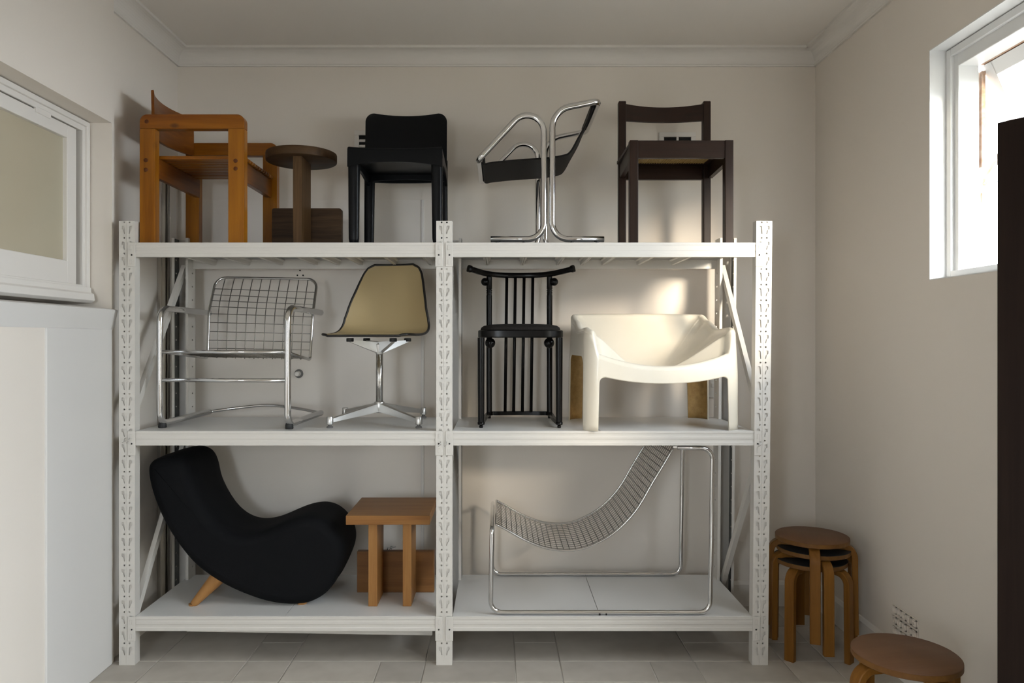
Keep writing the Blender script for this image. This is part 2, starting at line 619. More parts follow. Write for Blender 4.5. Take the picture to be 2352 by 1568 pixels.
# left wall: window wall (nearer) with deep opening, then a slightly recessed stretch behind the rack
LY1 = 0.022                     # end of the window opening / thick wall
LZ0, LZ1 = 1.60, 2.447
m = MB()
m.box(XL - .3, XL, LY1, 0.04, -.12, ZC + .1)                 # pier that ends the window wall
m.box(XL - .3, XL - .018, 0.04, YW + .2, -.12, ZC + .1)
m.box(XL - .3, XL, -1.9, LY1, LZ1, ZC + .1)
m.box(XL - .3, XL, -1.9, LY1, -.12, LZ0)
m.box(XL - .3, XL, YR - .2, -1.9, -.12, ZC + .1)
struct(m.build('wall_left', 'wall_paint'), 'off-white painted left wall with a recessed window', 'wall')
RX0, RX1, RZ0, RZ1 = -1.40, -.80, 1.0, 2.05       # opening added in the unseen rear wall for front fill light
m = MB().box(XL - .3, RX0, YR - .2, YR, -.12, ZC + .1)
m.box(RX1, XR + .2, YR - .2, YR, -.12, ZC + .1)
m.box(RX0, RX1, YR - .2, YR, RZ1, ZC + .1)
m.box(RX0, RX1, YR - .2, YR, -.12, RZ0)
struct(m.build('wall_rear', 'wall_paint'), 'off-white wall behind the viewpoint', 'wall')
m = MB().box(XL - .4, XR + .3, YR - .2, YW + .2, ZC, ZC + .12)
struct(m.build('ceiling', 'ceiling_paint'), 'plain off-white ceiling', 'ceiling')

# --- cornice (cove) on three walls
cp = [(0, -.088), (.011, -.088), (.013, -.080)]
for k in range(9):
    a = k / 8 * PI / 2
    cp.append((.010 + .062 * (1 - math.cos(a)), -.076 + .062 * math.sin(a)))
cp += [(.083, -.014), (.083, .001), (0, .001)]
m = MB().prism([(YW - p, ZC + z) for p, z in cp], XL - .2, XR + .1, 'YZ')
struct(m.build('trim_1', 'trim_paint'), 'white cove cornice along the back wall', 'cornice')
m = MB().prism([(XL - .018 + p, ZC + z) for p, z in cp], YR, YW + .1, 'XZ')
struct(m.build('trim_2', 'trim_paint'), 'white cove cornice along the left wall', 'cornice')
m = MB().prism([(XR - p, ZC + z) for p, z in cp], YR, YW + .1, 'XZ')
struct(m.build('trim_3', 'trim_paint'), 'white cove cornice along the right wall', 'cornice')

# --- baseboards
bp_ = [(0, 0), (.016, 0), (.016, .118), (.006, .134), (0, .136)]
m = MB().prism([(YW - p, z) for p, z in bp_], XL, XR, 'YZ')
struct(m.build('baseboard_back', 'trim_paint'), 'white baseboard along the back wall', 'baseboard')
m = MB().prism([(XR - p, z) for p, z in bp_], DY1 + .06, YW, 'XZ')
struct(m.build('baseboard_right', 'trim_paint'), 'white baseboard along the right wall', 'baseboard')

# --- painted panelling on the back wall behind the left bay
m = MB().box(xat(425, YW), xat(970, YW), YW - .0025, YW + .01, .136, 2.235, .001, 1)
struct(m.build('trim_4', 'panel_paint'), 'smooth pale grey sheet panelling on the back wall behind the left bay', 'wall panel')
# painted-over joints of that panelling: shallow cover strips
m = MB().box(xat(970, YW) - .006, xat(970, YW) + .010, YW - .007, YW + .01, .136, 2.235, .002, 1)
struct(m.build('trim_5', 'trim_paint'), 'thin white vertical cover strip ending the wall panelling', 'trim')

# --- metal sliding track and boards in the left corner behind the rack
m = MB()
xk = XL - .018
m.box(xk, xk + .02, .50, .56, .02, 2.30, .002)
m.box(xk, xk + .034, .515, .522, .02, 2.30)
m.box(xk, xk + .034, .545, .552, .02, 2.30)
struct(m.build('trim_6', 'aluminium'), 'upright metal channel fixed to the left wall behind the rack', 'trim')
m = MB().box(xk, xk + .030, .585, .66, .02, 2.30, .003)
struct(m.build('trim_7', 'trim_paint'), 'white upright board beside the metal channel in the left corner', 'trim')

# --- wainscot on the left wall
wx = -1.749
m = MB()
m.box(XL - .05, wx - .012, YR, 0.010, 0, 1.515)
wl = m.build('trim_8', 'wainscot_paint')
struct(wl, 'white wooden wainscot below the left window', 'wainscot')
def wpart(name, *a, **k):
    o = MB().box(*a, **k).build(name, 'wainscot_paint')
    o.parent = wl
    return o
wpart('stile', wx - .02, wx, -.47, 0.012, 0, 1.513, bev=.004)
for yy in (-2.0, -3.5):
    wpart('stile', wx - .02, wx, yy - .46, yy, 0, 1.513, bev=.004)
m = MB().prism([(XL - .05, 1.611), (wx + .014, 1.600), (wx + .016, 1.594), (wx - .006, 1.512), (XL - .05, 1.505)], YR, 0.030, 'XZ')
o = m.build('cap_rail', 'wainscot_paint'); o.parent = wl

# --- left window (window_2): frame, sash, frosted pane, sill
w2 = thing('window_2', (XL - .1, -.7, 1.62), 'white-framed window with cream frosted pane in the left wall', 'window', kind='structure')
xf = -1.860
def ring(m, x0, x1, y0, y1, z0, z1, w, bev=.003):
    m.box(x0, x1, y0, y0 + w, z0, z1, bev); m.box(x0, x1, y1 - w, y1, z0, z1, bev)
    m.box(x0, x1, y0 + w, y1 - w, z0, z0 + w, bev); m.box(x0, x1, y0 + w, y1 - w, z1 - w, z1, bev)
m = MB(); ring(m, xf - .06, xf, -1.9, LY1, 1.66, LZ1, .05); m.build('window_frame', 'trim_paint', w2)
m = MB(); ring(m, xf - .02, xf + .012, -1.88, LY1 - .012, 1.67, LZ1 - .005, .022); m.build('bead', 'trim_paint', w2)
sy0, sy1, sz0, sz1 = -1.852, -.071, 1.7085, 2.392
m = MB()
m.box(xf - .045, xf - .004, sy1 - .068, sy1, sz0, sz1, .003)
m.box(xf - .045, xf - .004, sy0, sy0 + .068, sz0, sz1, .003)
m.box(xf - .045, xf - .004, sy0 + .066, sy1 - .066, sz1 - .056, sz1, .003)
m.box(xf - .045, xf - .004, sy0 + .066, sy1 - .066, sz0, sz0 + .098, .003)
sash = m.build('sash', 'trim_paint', w2)
o = MB().box(xf - .030, xf - .024, sy0 + .06, sy1 - .06, sz0 + .09, sz1 - .05).build('pane', 'frosted_pane', w2)
o['label'] = 'cream frosted glass pane'
o = MB().box(xf - .010, xf + .001, -.36, -.26, sz1 - .012, sz1 + .012, .002).build('hinge', 'trim_paint', w2)
m = MB().prism([(xf - .06, 1.702), (xf + .028, 1.698), (xf + .030, 1.676), (xf + .042, 1.668), (xf + .046, 1.640), (xf + .03, 1.628), (xf - .06, 1.625)], -1.9, -.012, 'XZ', bev=.002)
m.build('window_sill', 'trim_paint', w2)
# unseen blocking added behind the pane so that no daylight leaks round the internal window
m = MB().box(XL - .34, XL - .3, -2.0, .2, 1.4, 2.6)
struct(m.build('wall_daylight_block', 'wall_paint'), 'added panel behind the frosted pane that blocks stray daylight', 'wall')

# --- right window (window_1): frame, top-hung sash pushed open, rusty stays
w1 = thing('window_1', (XR + .1, -.9, WZ0), 'bright white window in the right wall with top-hung sash pushed open', 'window', kind='structure')
fx0, fx1 = 1.822, 1.905
m = MB()
m.box(fx0, fx1, WY1 - .062, WY1, WZ0, WZ1, .003)
m.box(fx0, fx1, WY0, WY0 + .062, WZ0, WZ1, .003)
m.box(fx0, fx1, WY0 + .06, WY1 - .06, WZ1 - .085, WZ1, .003)
m.box(fx0, fx1, WY0 + .06, WY1 - .06, WZ0, WZ0 + .030, .003)
m.build('window_frame', 'window_white', w1)
m = MB(); ring(m, XR - .001, fx0 + .01, WY0 - .001, WY1 + .001, WZ0 - .001, WZ1 + .001, .004, 0); m.build('reveal_lining', 'window_white', w1)
m = MB(); ring(m, fx0 - .014, fx0 + .01, WY0 + .004, WY1 - .004, WZ0 + .004, WZ1 - .006, .030); m.build('bead', 'window_white', w1)
# sash in its own plane: hinge line at the head, swung outward
hz, hx, ang = WZ1 - .088, 1.915, math.radians(23)
def sp(u, w, y):                 # u down along the sash, w outwards (normal)
    return V((hx + u * math.sin(ang) + w * math.cos(ang), y, hz - u * math.cos(ang) + w * math.sin(ang)))
SL = WZ1 - WZ0 - .12
def sbar(u0, u1, y0, y1, w0=0, w1=.036):
    vs = [sp(u, w, y) for u in (u0, u1) for w in (w0, w1) for y in (y0, y1)]
    fs = [(0, 1, 3, 2), (4, 6, 7, 5), (0, 4, 5, 1), (2, 3, 7, 6), (0, 2, 6, 4), (1, 5, 7, 3)]
    return vs, fs
m = MB()
ya, yb = WY0 + .064, WY1 - .064
for a in ((0, SL, yb - .055, yb), (0, SL, ya, ya + .055), (0, .055, ya + .05, yb - .05), (SL - .06, SL, ya + .05, yb - .05)):
    m.add(*sbar(*a))
m.build('sash', 'window_white', w1)
m = MB(); m.add(*sbar(.05, SL - .055, ya + .05, yb - .05, .014, .019)); m.build('pane', 'clear_pane', w1)
m = MB().bar((fx1 + .012, yb + .004, hz - .02), (fx1 + .012, yb + .004, hz - .40), .022, .016)
m.build('stay', 'rust', w1)
q = sp(.30, .0, yb + .004)
m = MB().bar((q.x, q.y - .004, q.z + .01), (fx1 + .016, yb + .004, hz - .47), .022, .012)
m.build('stay', 'rust', w1)
m = MB().box(fx1, fx1 + .02, ya, yb, hz + .004, hz + .016)
m.build('hinge_strip', 'rust', w1)
m = MB().box(fx1 + .006, fx1 + .020, yb - .004, yb + .008, hz - .54, hz - .50, .002)
m.build('catch', 'rust', w1)
portal('window_portal', (XR + WT + .01, (WY0 + WY1) / 2, (WZ0 + WZ1) / 2), (0, PI / 2, 0), WZ1 - WZ0, WY1 - WY0)
portal('door_portal', (XR + WT + .01, (DY0 + DY1) / 2, DH / 2), (0, PI / 2, 0), DH, DY1 - DY0)

portal('rear_portal', ((RX0 + RX1) / 2, YR - .21, (RZ0 + RZ1) / 2), (PI / 2, 0, 0), RX1 - RX0, RZ1 - RZ0)
# outdoor ground
m = MB().box(XL - 8, XR + 14, YR - 14, YR - .202, -.3, -.15)
struct(m.build('ground', 'outdoor_paving'), 'paved yard outside the added rear opening', 'ground')
m = MB().box(XR + WT + .002, XR + 14, YR - 8, YW + 10, -.3, -.15)
struct(m.build('ground', 'outdoor_paving'), 'paved yard outside the window', 'ground')

m = MB().box(XR + .4, XR + 6.5, -6.2, -6.0, -.15, 2.75, .01)  # unseen wall, added to keep low sun from entering by the doorway
struct(m.build('wall_sun_block', 'sun_block_render'), 'unseen rendered wall added outside to block sun through the doorway', 'wall')

# --- door leaf, swung open into the room (dark timber with a planted bead)
dp0 = at(2290, 282, 0)
de = V((1.3166, -D + 1.942, 0))
dh_ = V((1.734, -D + 1.270, 0))
dd = (dh_ - de); dl = dd.length; dd.normalize()
dn = V((dd.y, -dd.x, 0))           # normal
if dn.x > 0:
    dn = -dn
Md = Matrix(((dd.x, -dn.x, 0, de.x), (dd.y, -dn.y, 0, de.y), (0, 0, 1, 0), (0, 0, 0, 1)))   # local x along leaf, local y into the leaf
d1 = thing('door_1', (de.x, de.y, 0), 'very dark stained timber door leaf standing open at the right edge', 'door', kind='structure')
Zt = 2.04
st = .105
m = MB()
m.box(0, st, 0, .038, .006, Zt, .002, 2, Md)
m.build('stile', 'door_wood', d1)
m = MB().box(dl - st, dl, 0, .038, .006, Zt, .002, 2, Md); m.build('stile', 'door_wood', d1)
m = MB().box(st, dl - st, 0, .038, Zt - .115, Zt, .002, 2, Md); m.build('rail', 'door_wood', d1)
m = MB().box(st, dl - st, 0, .038, .85, 1.02, .002, 2, Md); m.build('rail', 'door_wood', d1)
m = MB().box(st, dl - st, 0, .038, .006, .22, .002, 2, Md); m.build('rail', 'door_wood', d1)
for (z0, z1) in ((.22, .85), (1.02, Zt - .115)):
    m = MB().box(st - .005, dl - st + .005, .013, .025, z0 - .005, z1 + .005, .0, 2, Md); m.build('door_panel', 'door_wood', d1)
    m = MB()
    for a in ((st, st + .016, z0, z1), (dl - st - .016, dl - st, z0, z1), (st, dl - st, z0, z0 + .016), (st, dl - st, z1 - .016, z1)):
        m.box(a[0], a[1], .003, .014, a[2], a[3], .004, 2, Md)
    m.build('bead', 'door_bead', d1)

# --- small fittings on the walls
def vent(px0, px1, py0, py1, rows, cols, label):
    x0, x1 = xat(px0, YW), xat(px1, YW)
    z0, z1 = zat(py1, YW), zat(py0, YW)
    t = thing('wall_vent', (x0, YW, z0), label, 'vent', 'white vents on the back wall')
    m = MB().box(x0, x1, YW - .004, YW, z0, z1); m.build('backing', 'dark_hole', t)
    m = MB()
    b = .026
    m.box(x0, x1, YW - .016, YW - .003, z0, z0 + b, .002); m.box(x0, x1, YW - .016, YW - .003, z1 - b, z1, .002)
    m.box(x0, x0 + b, YW - .016, YW - .003, z0 + b, z1 - b, .002); m.box(x1 - b, x1, YW - .016, YW - .003, z0 + b, z1 - b, .002)
    for c in range(1, cols):
        xx = x0 + (x1 - x0) * c / cols
        m.box(xx - .006, xx + .006, YW - .014, YW - .003, z0 + b, z1 - b)
    m.build('frame', 'trim_paint', t)
    for r in range(1, rows):
        zz = z0 + b + (z1 - z0 - 2 * b) * r / rows
        MB().box(x0 + b, x1 - b, YW - .014, YW - .003, zz - .0062, zz + .0062).build('slat', 'trim_paint', t)
vent(815, 905, 301, 385, 5, 2, 'white slatted wall vent behind the black plastic chair')
vent(1513, 1597, 305, 385, 5, 2, 'white slatted wall vent behind the caned dining chair')

# painted-over grille low on the right wall
t = thing('wall_grille', (XR, -.3, .2), 'painted-over lattice air grille low on the right wall', 'vent')
gy0, gy1 = -.255, -.060
gz0, gz1 = .165, .300
MB().box(XR - .003, XR + .004, gy0, gy1, gz0, gz1).build('backing', 'wall_paint', t)
for i in range(5):
    for j in range(3):
        y0 = gy0 + (gy1 - gy0) * (i + .18) / 5
        z0 = gz0 + (gz1 - gz0) * (j + .15) / 3
        m = MB()
        w_, h_ = (gy1 - gy0) / 5 * .72, (gz1 - gz0) / 3 * .74
        m.box(XR - .010, XR + .002, y0, y0 + .006, z0, z0 + h_, .001, 1); m.box(XR - .010, XR + .002, y0 + w_ - .006, y0 + w_, z0, z0 + h_, .001, 1)
        m.box(XR - .010, XR + .002, y0, y0 + w_, z0, z0 + .006, .001, 1); m.box(XR - .010, XR + .002, y0, y0 + w_, z0 + h_ - .006, z0 + h_, .001, 1)
        m.build('lattice_cell', 'wall_paint', t)

# capped pipe stub, tap, three screw holes, socket
p = at(685, 858, YW - .02)
t = thing('pipe_stub', (p.x, YW - .012, p.z), 'capped white pipe stub on the wall behind the wire armchair', 'pipe')
MB().lathe([(.024, 0), (.024, .004), (.018, .008)], (p.x, YW - .006, p.z), 24, (0, -1, 0)).build('flange', 'rubber_glide', t, auto=40)
MB().lathe([(.014, 0), (.014, .034), (.011, .038), (.0001, .038)], (p.x, YW - .012, p.z), 24, (0, -1, 0)).build('cap', 'white_plastic', t, auto=40)
p = at(896, 1262, YW - .05)
t = thing('tap', (p.x, YW, p.z), 'small metal tap on the wall behind the oak stool', 'tap')
MB().tube([(p.x, YW, p.z), (p.x, YW - .055, p.z)], .008, 10).build('body', 'dull_chrome', t)
MB().tube([(p.x, YW - .045, p.z), (p.x - .016, YW - .05, p.z + .004)], .009, 10).build('outlet', 'dull_chrome', t)
MB().bar((p.x, YW - .045, p.z + .006), (p.x + .03, YW - .05, p.z + .016), .008, .005).build('handle', 'dull_chrome', t)
for i, (px, py) in enumerate(((689, 621), (683, 632), (696, 632))):
    q = at(px, py, YW - .008)
    o = MB().lathe([(.0042, 0), (.0042, .003), (.002, .004)], (q.x, YW - .006, q.z), 10, (0, -1, 0)).build('wall_plug', 'dark_hole', origin=(q.x, YW - .008, q.z))
    tag(o, ['topmost of three small dark wall plugs above the wire armchair', 'lower left of three small dark wall plugs above the wire armchair', 'lower right of three small dark wall plugs above the wire armchair'][i], 'plug', 'dark wall plugs')
q = at(1637, 892, YW)
t = thing('wall_socket', (q.x, YW, q.z), 'white socket on the wall behind the rack beside the white armchair', 'socket')
MB().box(q.x - .035, q.x + .035, YW - .012, YW, q.z - .05, q.z + .05, .003).build('plate', 'white_plastic', t)
MB().box(q.x - .012, q.x + .012, YW - .016, YW - .010, q.z + .008, q.z + .032, .002).build('rocker', 'white_plastic', t)

# ================================================================== THE RACK
rack = thing('storage_rack', (-.24, .3, 0), 'white perforated steel storage rack of two bays and three shelves', 'shelving rack')
ZB, ZM, ZT = .2176, 1.0529, 1.902
PH = 2.0
def plate(name, w, h, holes, thick, material, parent):
    """flat plate in local XZ with punched holes, front at y=0 -> mesh"""
    cu = bpy.data.curves.new('tmp_plate', 'CURVE')
    cu.dimensions = '2D'
    cu.fill_mode = 'BOTH'
    cu.extrude = thick / 2
    for poly in [[(-w / 2, 0), (w / 2, 0), (w / 2, h), (-w / 2, h)]] + holes:
        s = cu.splines.new('POLY')
        s.points.add(len(poly) - 1)
        for i, (a, b) in enumerate(poly):
            s.points[i].co = (a, b, 0, 1)
        s.use_cyclic_u = True
    ob = bpy.data.objects.new('tmp_plate', cu)
    COL.objects.link(ob)
    dg = bpy.context.evaluated_depsgraph_get()
    me = bpy.data.meshes.new_from_object(ob.evaluated_get(dg))
    out = ([V((v.co.x, -v.co.z + thick / 2, v.co.y)) for v in me.vertices], [tuple(p.vertices) for p in me.polygons])
    bpy.data.objects.remove(ob)
    bpy.data.curves.remove(cu)
    bpy.data.meshes.remove(me)
    return out
def circ(x, z, r, n=10):
    return [(x + r * math.cos(2 * PI * k / n), z + r * math.sin(2 * PI * k / n)) for k in range(n)]
slots, rounds = [], []
PW = .0715
SLOT = [(-.0235, -.018), (-.0225, -.0165), (-.0135, -.0165), (-.0105, -.021), (-.0085, -.052), (-.0125, -.0535), (-.0165, -.037), (-.0175, -.034), (-.0235, -.031)]
z = PH - .0065
while z > .07:
    for s in (-1, 1):
        rounds.append(circ(s * .0118, z, .0040))
        if z > .09:
            slots.append([(s * -a, z + b) for a, b in SLOT][::s])
    z -= .0702
front_plate = plate('front', PW, PH, rounds + slots, .0016, None, None)
inner_plate = plate('inner', PW - .006, PH, rounds, .0012, None, None)
frounds = [circ(0.004, zz, .0045) for zz in [PH - .04 - .0702 * k for k in range(28)]]
flange_plate = plate('flange', .046, PH, frounds, .0016, None, None)

def front_upright(xc, lean):
    m = MB()
    m.add(front_plate[0], front_plate[1])
    m.add([v + V((0, .0050, 0)) for v in inner_plate[0]], inner_plate[1])
    for s in (-1, 1):
        x = s * PW / 2
        m.box(min(x, x - s * .0018), max(x, x - s * .0018), .0016, .046, 0, PH)
        m.box(min(x - s * .0018, x - s * .016), max(x - s * .0018, x - s * .016), .0445, .046, 0, PH)
    m.box(-.0010, .0010, -.0010, .0004, 0, PH)
    me_o = m.build('upright', 'rack_white', recalc=False)
    me_o.parent = rack
    me_o.location = V((xc, 0, 0)) - ORG[rack]
    me_o.rotation_euler = (0, lean, 0)
    b = MB().box(-.05, .05, -.008, .06, 0, .0025)
    return me_o
def rear_upright(xc, lean):
    m = MB()
    w = .086
    y0, y1 = .500, .588
    m.box(-w / 2, w / 2, y1 - .0018, y1, 0, PH - .008)
    for s in (-1, 1):
        m.box(min(s * w / 2, s * (w / 2 - .014)), max(s * w / 2, s * (w / 2 - .014)), y0 - .0018, y0, 0, PH - .008)
    o = m.build('upright', 'rack_white')
    for s in (-1, 1):
        fp = [V((s * (w / 2) - s * .0018 * 0 + v.y * s * -1, y0 + .042 + v.x * 1.8, v.z * (PH - .008) / PH)) for v in flange_plate[0]]
        MBF = MB().add(fp, flange_plate[1])
        f = MBF.build('flange', 'galvanised' if (s < 0) == (xc < -1) else 'rack_white')
        f.parent = o
    o.parent = rack
    o.location = V((xc, 0, 0)) - ORG[rack]
    o.rotation_euler = (0, lean, 0)
    return o
XP = [(-1.6777, 0.0), (-.2485, 0.0), (1.174, math.radians(.56))]
for x, ln in XP:
    front_upright(x, ln)
for x, ln in ((-1.655, 0), (-.240, 0), (1.170, math.radians(.5))):
    rear_upright(x, ln)

def beam(x0, x1, ztop, y0, s, name='beam'):
    """box beam with stepped face; s=-1: face towards the front"""
    h = .064
    prof = [(0, 0), (0, -.010), (.0011, -.013), (.0011, -.021), (.0004, -.024), (.0004, -.034), (.0016, -.038), (.0016, -.047), (.0003, -.051), (0.0005, -h), (.030, -h), (.030, -.022), (.042, -.022), (.042, 0)]
    if s > 0:
        poly = [(y0 - a, ztop + b) for a, b in prof]
    else:
        poly = [(y0 + a, ztop + b) for a, b in prof]
    o = MB().prism(poly, x0, x1, 'YZ').build(name, 'rack_white', rack)
    return o
def plates(bm_o, xa, xb, ztop, sides):
    """end connector plates of a front beam, lapped over the post face"""
    for x, s in ((xa, -1), (xb, 1)):
        if s not in sides:
            continue
        x0, x1 = (x - .030, x + .004) if s < 0 else (x - .004, x + .030)
        z0, z1 = ztop - .108, ztop + .001
        m = MB().box(x0, x1, -.0042, -.0014, z0, z1, .0012, 1)
        o = m.build('connector_plate', 'rack_white', rack); o.parent = bm_o
        xm = (x0 + x1) / 2 + s * .002
        for zz in (z1 - .024, z1 - .088):
            m = MB().box(xm - .006, xm + .004, -.0052, -.004, zz - .011, zz + .011, .001, 1)
            o = m.build('hook', 'rack_white', rack); o.parent = bm_o
        m = MB().lathe([(.0036, 0), (.0036, .0014)], (xm - s * .003, -.004, z1 - .057), 10, (0, -1, 0))
        o = m.build('bolt_hole', 'dark_hole', rack); o.parent = bm_o
LB = [(-1.642, -.284), (-.2128, None)]
for zt, xr in ((ZB, 1.143), (ZM, 1.150), (ZT, 1.1575)):
    for (xa, xb) in ((-1.642, -.2845), (-.2125, xr)):
        b = beam(xa, xb, zt, -.0005, -1)
        plates(b, xa, xb, zt, (-1, 1))
        beam(xa, xb, zt, .590, 1)
# deck boards: two boards per bay and shelf
for zt, xr in ((ZB, 1.143), (ZM, 1.150), (ZT, 1.1575)):
    for bi, (xa, xb) in enumerate(((-1.642, -.2845), (-.2125, xr))):
        xm = lerp(xa, xb, .497) if bi == 0 else xat(1378, .01)
        for (a, c) in ((xa + .002, xm - .0012), (xm + .0012, xb - .002)):
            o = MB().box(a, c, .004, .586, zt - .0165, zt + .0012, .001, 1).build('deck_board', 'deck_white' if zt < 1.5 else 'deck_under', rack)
# cross bars under the top shelf
def crossbar(x, zt):
    prof = [(-.019, 0), (-.019, -.006), (-.010, -.010), (-.008, -.028), (-.003, -.030), (0, -.024), (.003, -.030), (.008, -.028), (.010, -.010), (.019, -.006), (.019, 0)]
    MB().prism([(x + a, zt - .017 + b) for a, b in prof], .012, .575, 'XZ').build('cross_bar', 'rack_white', rack)
for px in (405, 493, 579, 669, 727, 786, 876, 968, 1115, 1207, 1299, 1362, 1418, 1509, 1598):
    crossbar(xat(px, .10) if px < 1100 else xat(px, .10), ZT)
# bottom shelf: a galvanised stiffener rail that shows below the left beam
MB().bar((-1.45, .10, .128), (-.31, .10, .110), .012, .030, bev=.002).build('stiffener', 'rack_white', rack)
# diagonal braces of the three end frames
def brace(x, ya, za, yb, zb):
    MB().bar((x, ya, za), (x, yb, zb), .022, .034, up=V((1, 0, 0)).cross((V((0, yb - ya, zb - za))).normalized())).build('brace', 'rack_white', rack)
for x in (-1.655, -.248, 1.172):
    brace(x, .555, 1.845, .035, 1.165)
brace(-1.655, .555, .93, .035, .225)
brace(-.248, .555, .93, .035, .225)
brace(1.168, .035, .895, .555, .17)
# wire clips on the middle beams
for px, py in ((288, 1012), (298, 1012), (1012, 1020), (1026, 1020), (1746, 1020)):
    a = at(px, py - 6, -.006)
    MB().tube([a + V((0, .01, 0)), a + V((0, -.006, 0)), a + V((0, -.010, -.012)), a + V((-.010, -.010, -.020))], .0014, 6).build('wire_clip', 'dull_chrome', rack)

# ================================================================== THE CHAIRS
def rframe(x0, x1, z0, z1, y0, y1, leg, rail, r):
    """polygons of a rounded-top side frame: rail + two legs"""
    n = 8
    top = []
    for k in range(n + 1):
        a = PI - k / n * PI / 2
        top.append((x0 + r + r * math.cos(a), z1 - r + r * math.sin(a)))
    for k in range(n + 1):
        a = PI / 2 - k / n * PI / 2
        top.append((x1 - r + r * math.cos(a), z1 - r + r * math.sin(a)))
    return [(x0, z1 - rail)] + top + [(x1, z1 - rail)]

# ---- 1 orange pine armchair
t = thing('armchair', (-1.40, .30, ZT), 'orange lacquered pine armchair with curved backrest, top shelf far left', 'chair')
x0, x1, z1 = -1.636, -1.1595, 2.4896
def pine_frame(y0, y1):
    MB().prism(rframe(x0, x1, ZT, z1, y0, y1, .072, .066, .034), y0, y1, 'XZ', bev=.003).build('arm_rail', 'pine_x', t)
    for (a, b) in ((x0, x0 + .071), (x1 - .074, x1)):
        MB().box(a, b, y0, y1, ZT + .0012, z1 - .066, .003).build('leg', 'pine_z', t)
pine_frame(.030, .075)
pine_frame(.519, .564)
MB().box(x0 + .050, x0 + .074, .070, .524, 2.204, 2.296, .002).build('seat_rail', 'pine_y', t)
MB().box(x1 - .055, x1 - .028, .070, .524, 2.204, 2.296, .002).build('seat_rail', 'pine_y', t)
NS = 13
for k in range(NS):
    ya = .080 + (.515 - .080) * k / NS
    yb = .080 + (.515 - .080) * (k + 1) / NS
    MB().box(x0 + .045, x1 - .016, ya + .002, yb - .002, 2.297, 2.3135, .005, 2).build('slat', 'pine_x', t)
for (px, py) in ((335, 368), (335, 390), (541, 369), (541, 387), (337, 279)):
    q = at(px, py, .03)
    MB().lathe([(.0095, 0), (.0095, .0012), (.007, .0022), (.0001, .0024)], (q.x, .0305, q.z), 16, (0, -1, 0)).build('plug', 'pine_plug', t)
# curved back board between the frames, bulging to the left
rows = []
NB = 28
zb0, zb1 = 2.420, 2.616
for k in range(NB + 1):
    s = k / NB
    yy = lerp(.078, .516, s)
    bulge = .050 * (1 - (2 * s - 1) ** 2)
    xx = -1.590 - bulge
    lean = .022
    rows.append((xx, yy))
def backboard():
    m = MB()
    th = .014
    sec = []
    P = []
    for (xx, yy) in rows:
        ring_ = []
        dz = zb1 - zb0
        for (a, zz) in ((0, 0), (0, dz * .5), (-.002, dz - .006), (-.005, dz), (-.002 - th, dz - .002), (-th, dz * .5), (-th, 0)):
            ring_.append(V((xx + a, yy, zb0 + zz)))
        P.append(ring_)
    m.grid(P, True, True)
    m.add(P[0], [tuple(range(7))]); m.add(P[-1], [tuple(range(7))])
    return m
backboard().build('backrest', 'pine_y', t, auto=45)

# ---- 2 dark oak stool: round top, plank post, cross plank
t = thing('stool', (-.9576, .25, ZT), 'dark oak stool with round top on a plank post, top shelf', 'stool')
MB().lathe([(.0001, 2.3235), (.163, 2.3235), (.1665, 2.326), (.1675, 2.330), (.1675, 2.360), (.166, 2.364), (.163, 2.3655), (.0001, 2.3655)], (-.9576, .25, 0), 64).build('seat', 'dark_oak_x', t, auto=40)
MB().box(-.966, -.925, .128, .296, ZT + .0012, 2.324, .0015).build('post', 'dark_oak_z', t)
rp = []
xa, xb, za, zb_ = -1.116, -.7755, ZT + .0012, 2.1095
for k in range(7):
    a = PI - k / 6 * PI / 2
    rp.append((xa + .012 + .012 * math.cos(a), zb_ - .012 + .012 * math.sin(a)))
for k in range(7):
    a = PI / 2 - k / 6 * PI / 2
    rp.append((xb - .012 + .012 * math.cos(a), zb_ - .012 + .012 * math.sin(a)))
MB().prism([(xa, za)] + rp + [(xb, za)], .296, .332, 'XZ').build('cross_plank', 'dark_oak_x', t)

# ---- 3 black plastic stacking chair
t = thing('chair', (-.48, .30, ZT), 'black moulded plastic side chair facing forward, top shelf', 'chair')
sxc, sw = -.4795, .2180
yf, yb_ = .060, .52
zs = 2.352
m = MB()
# seat shell: top surface with rounded front edge and aprons all round
N = 24
def seat_z(u, v):
    return zs - .008 * (1 - u * u) - .016 * math.sin(PI * min(1, v)) * (1 - u * u * .5)
top = []
for j in range(13):
    v = j / 12
    yy = lerp(yf + .010, yb_, v)
    hw = lerp(sw - .006, .205, v)
    top.append([V((sxc + hw * (i / 12 - 1), yy, seat_z(i / 12 - 1, v))) for i in range(25)])
m.grid(top)
def apron_low(u):
    return zs - .094 + .022 * (1 - u * u) ** .8
lip = [[V((sxc + (sw - .006) * (i / 12 - 1), yf + .010, seat_z(i / 12 - 1, 0))) for i in range(25)],
       [V((sxc + (sw - .001) * (i / 12 - 1), yf + .003, seat_z(i / 12 - 1, 0) - .004)) for i in range(25)],
       [V((sxc + sw * (i / 12 - 1), yf, seat_z(i / 12 - 1, 0) - .012)) for i in range(25)],
       [V((sxc + sw * (i / 12 - 1), yf - .002, apron_low(i / 12 - 1))) for i in range(25)],
       [V((sxc + (sw - .01) * (i / 12 - 1), yf + .012, apron_low(i / 12 - 1))) for i in range(25)],
       [V((sxc + (sw - .01) * (i / 12 - 1), yf + .014, zs - .02)) for i in range(25)]]
m.grid(lip)
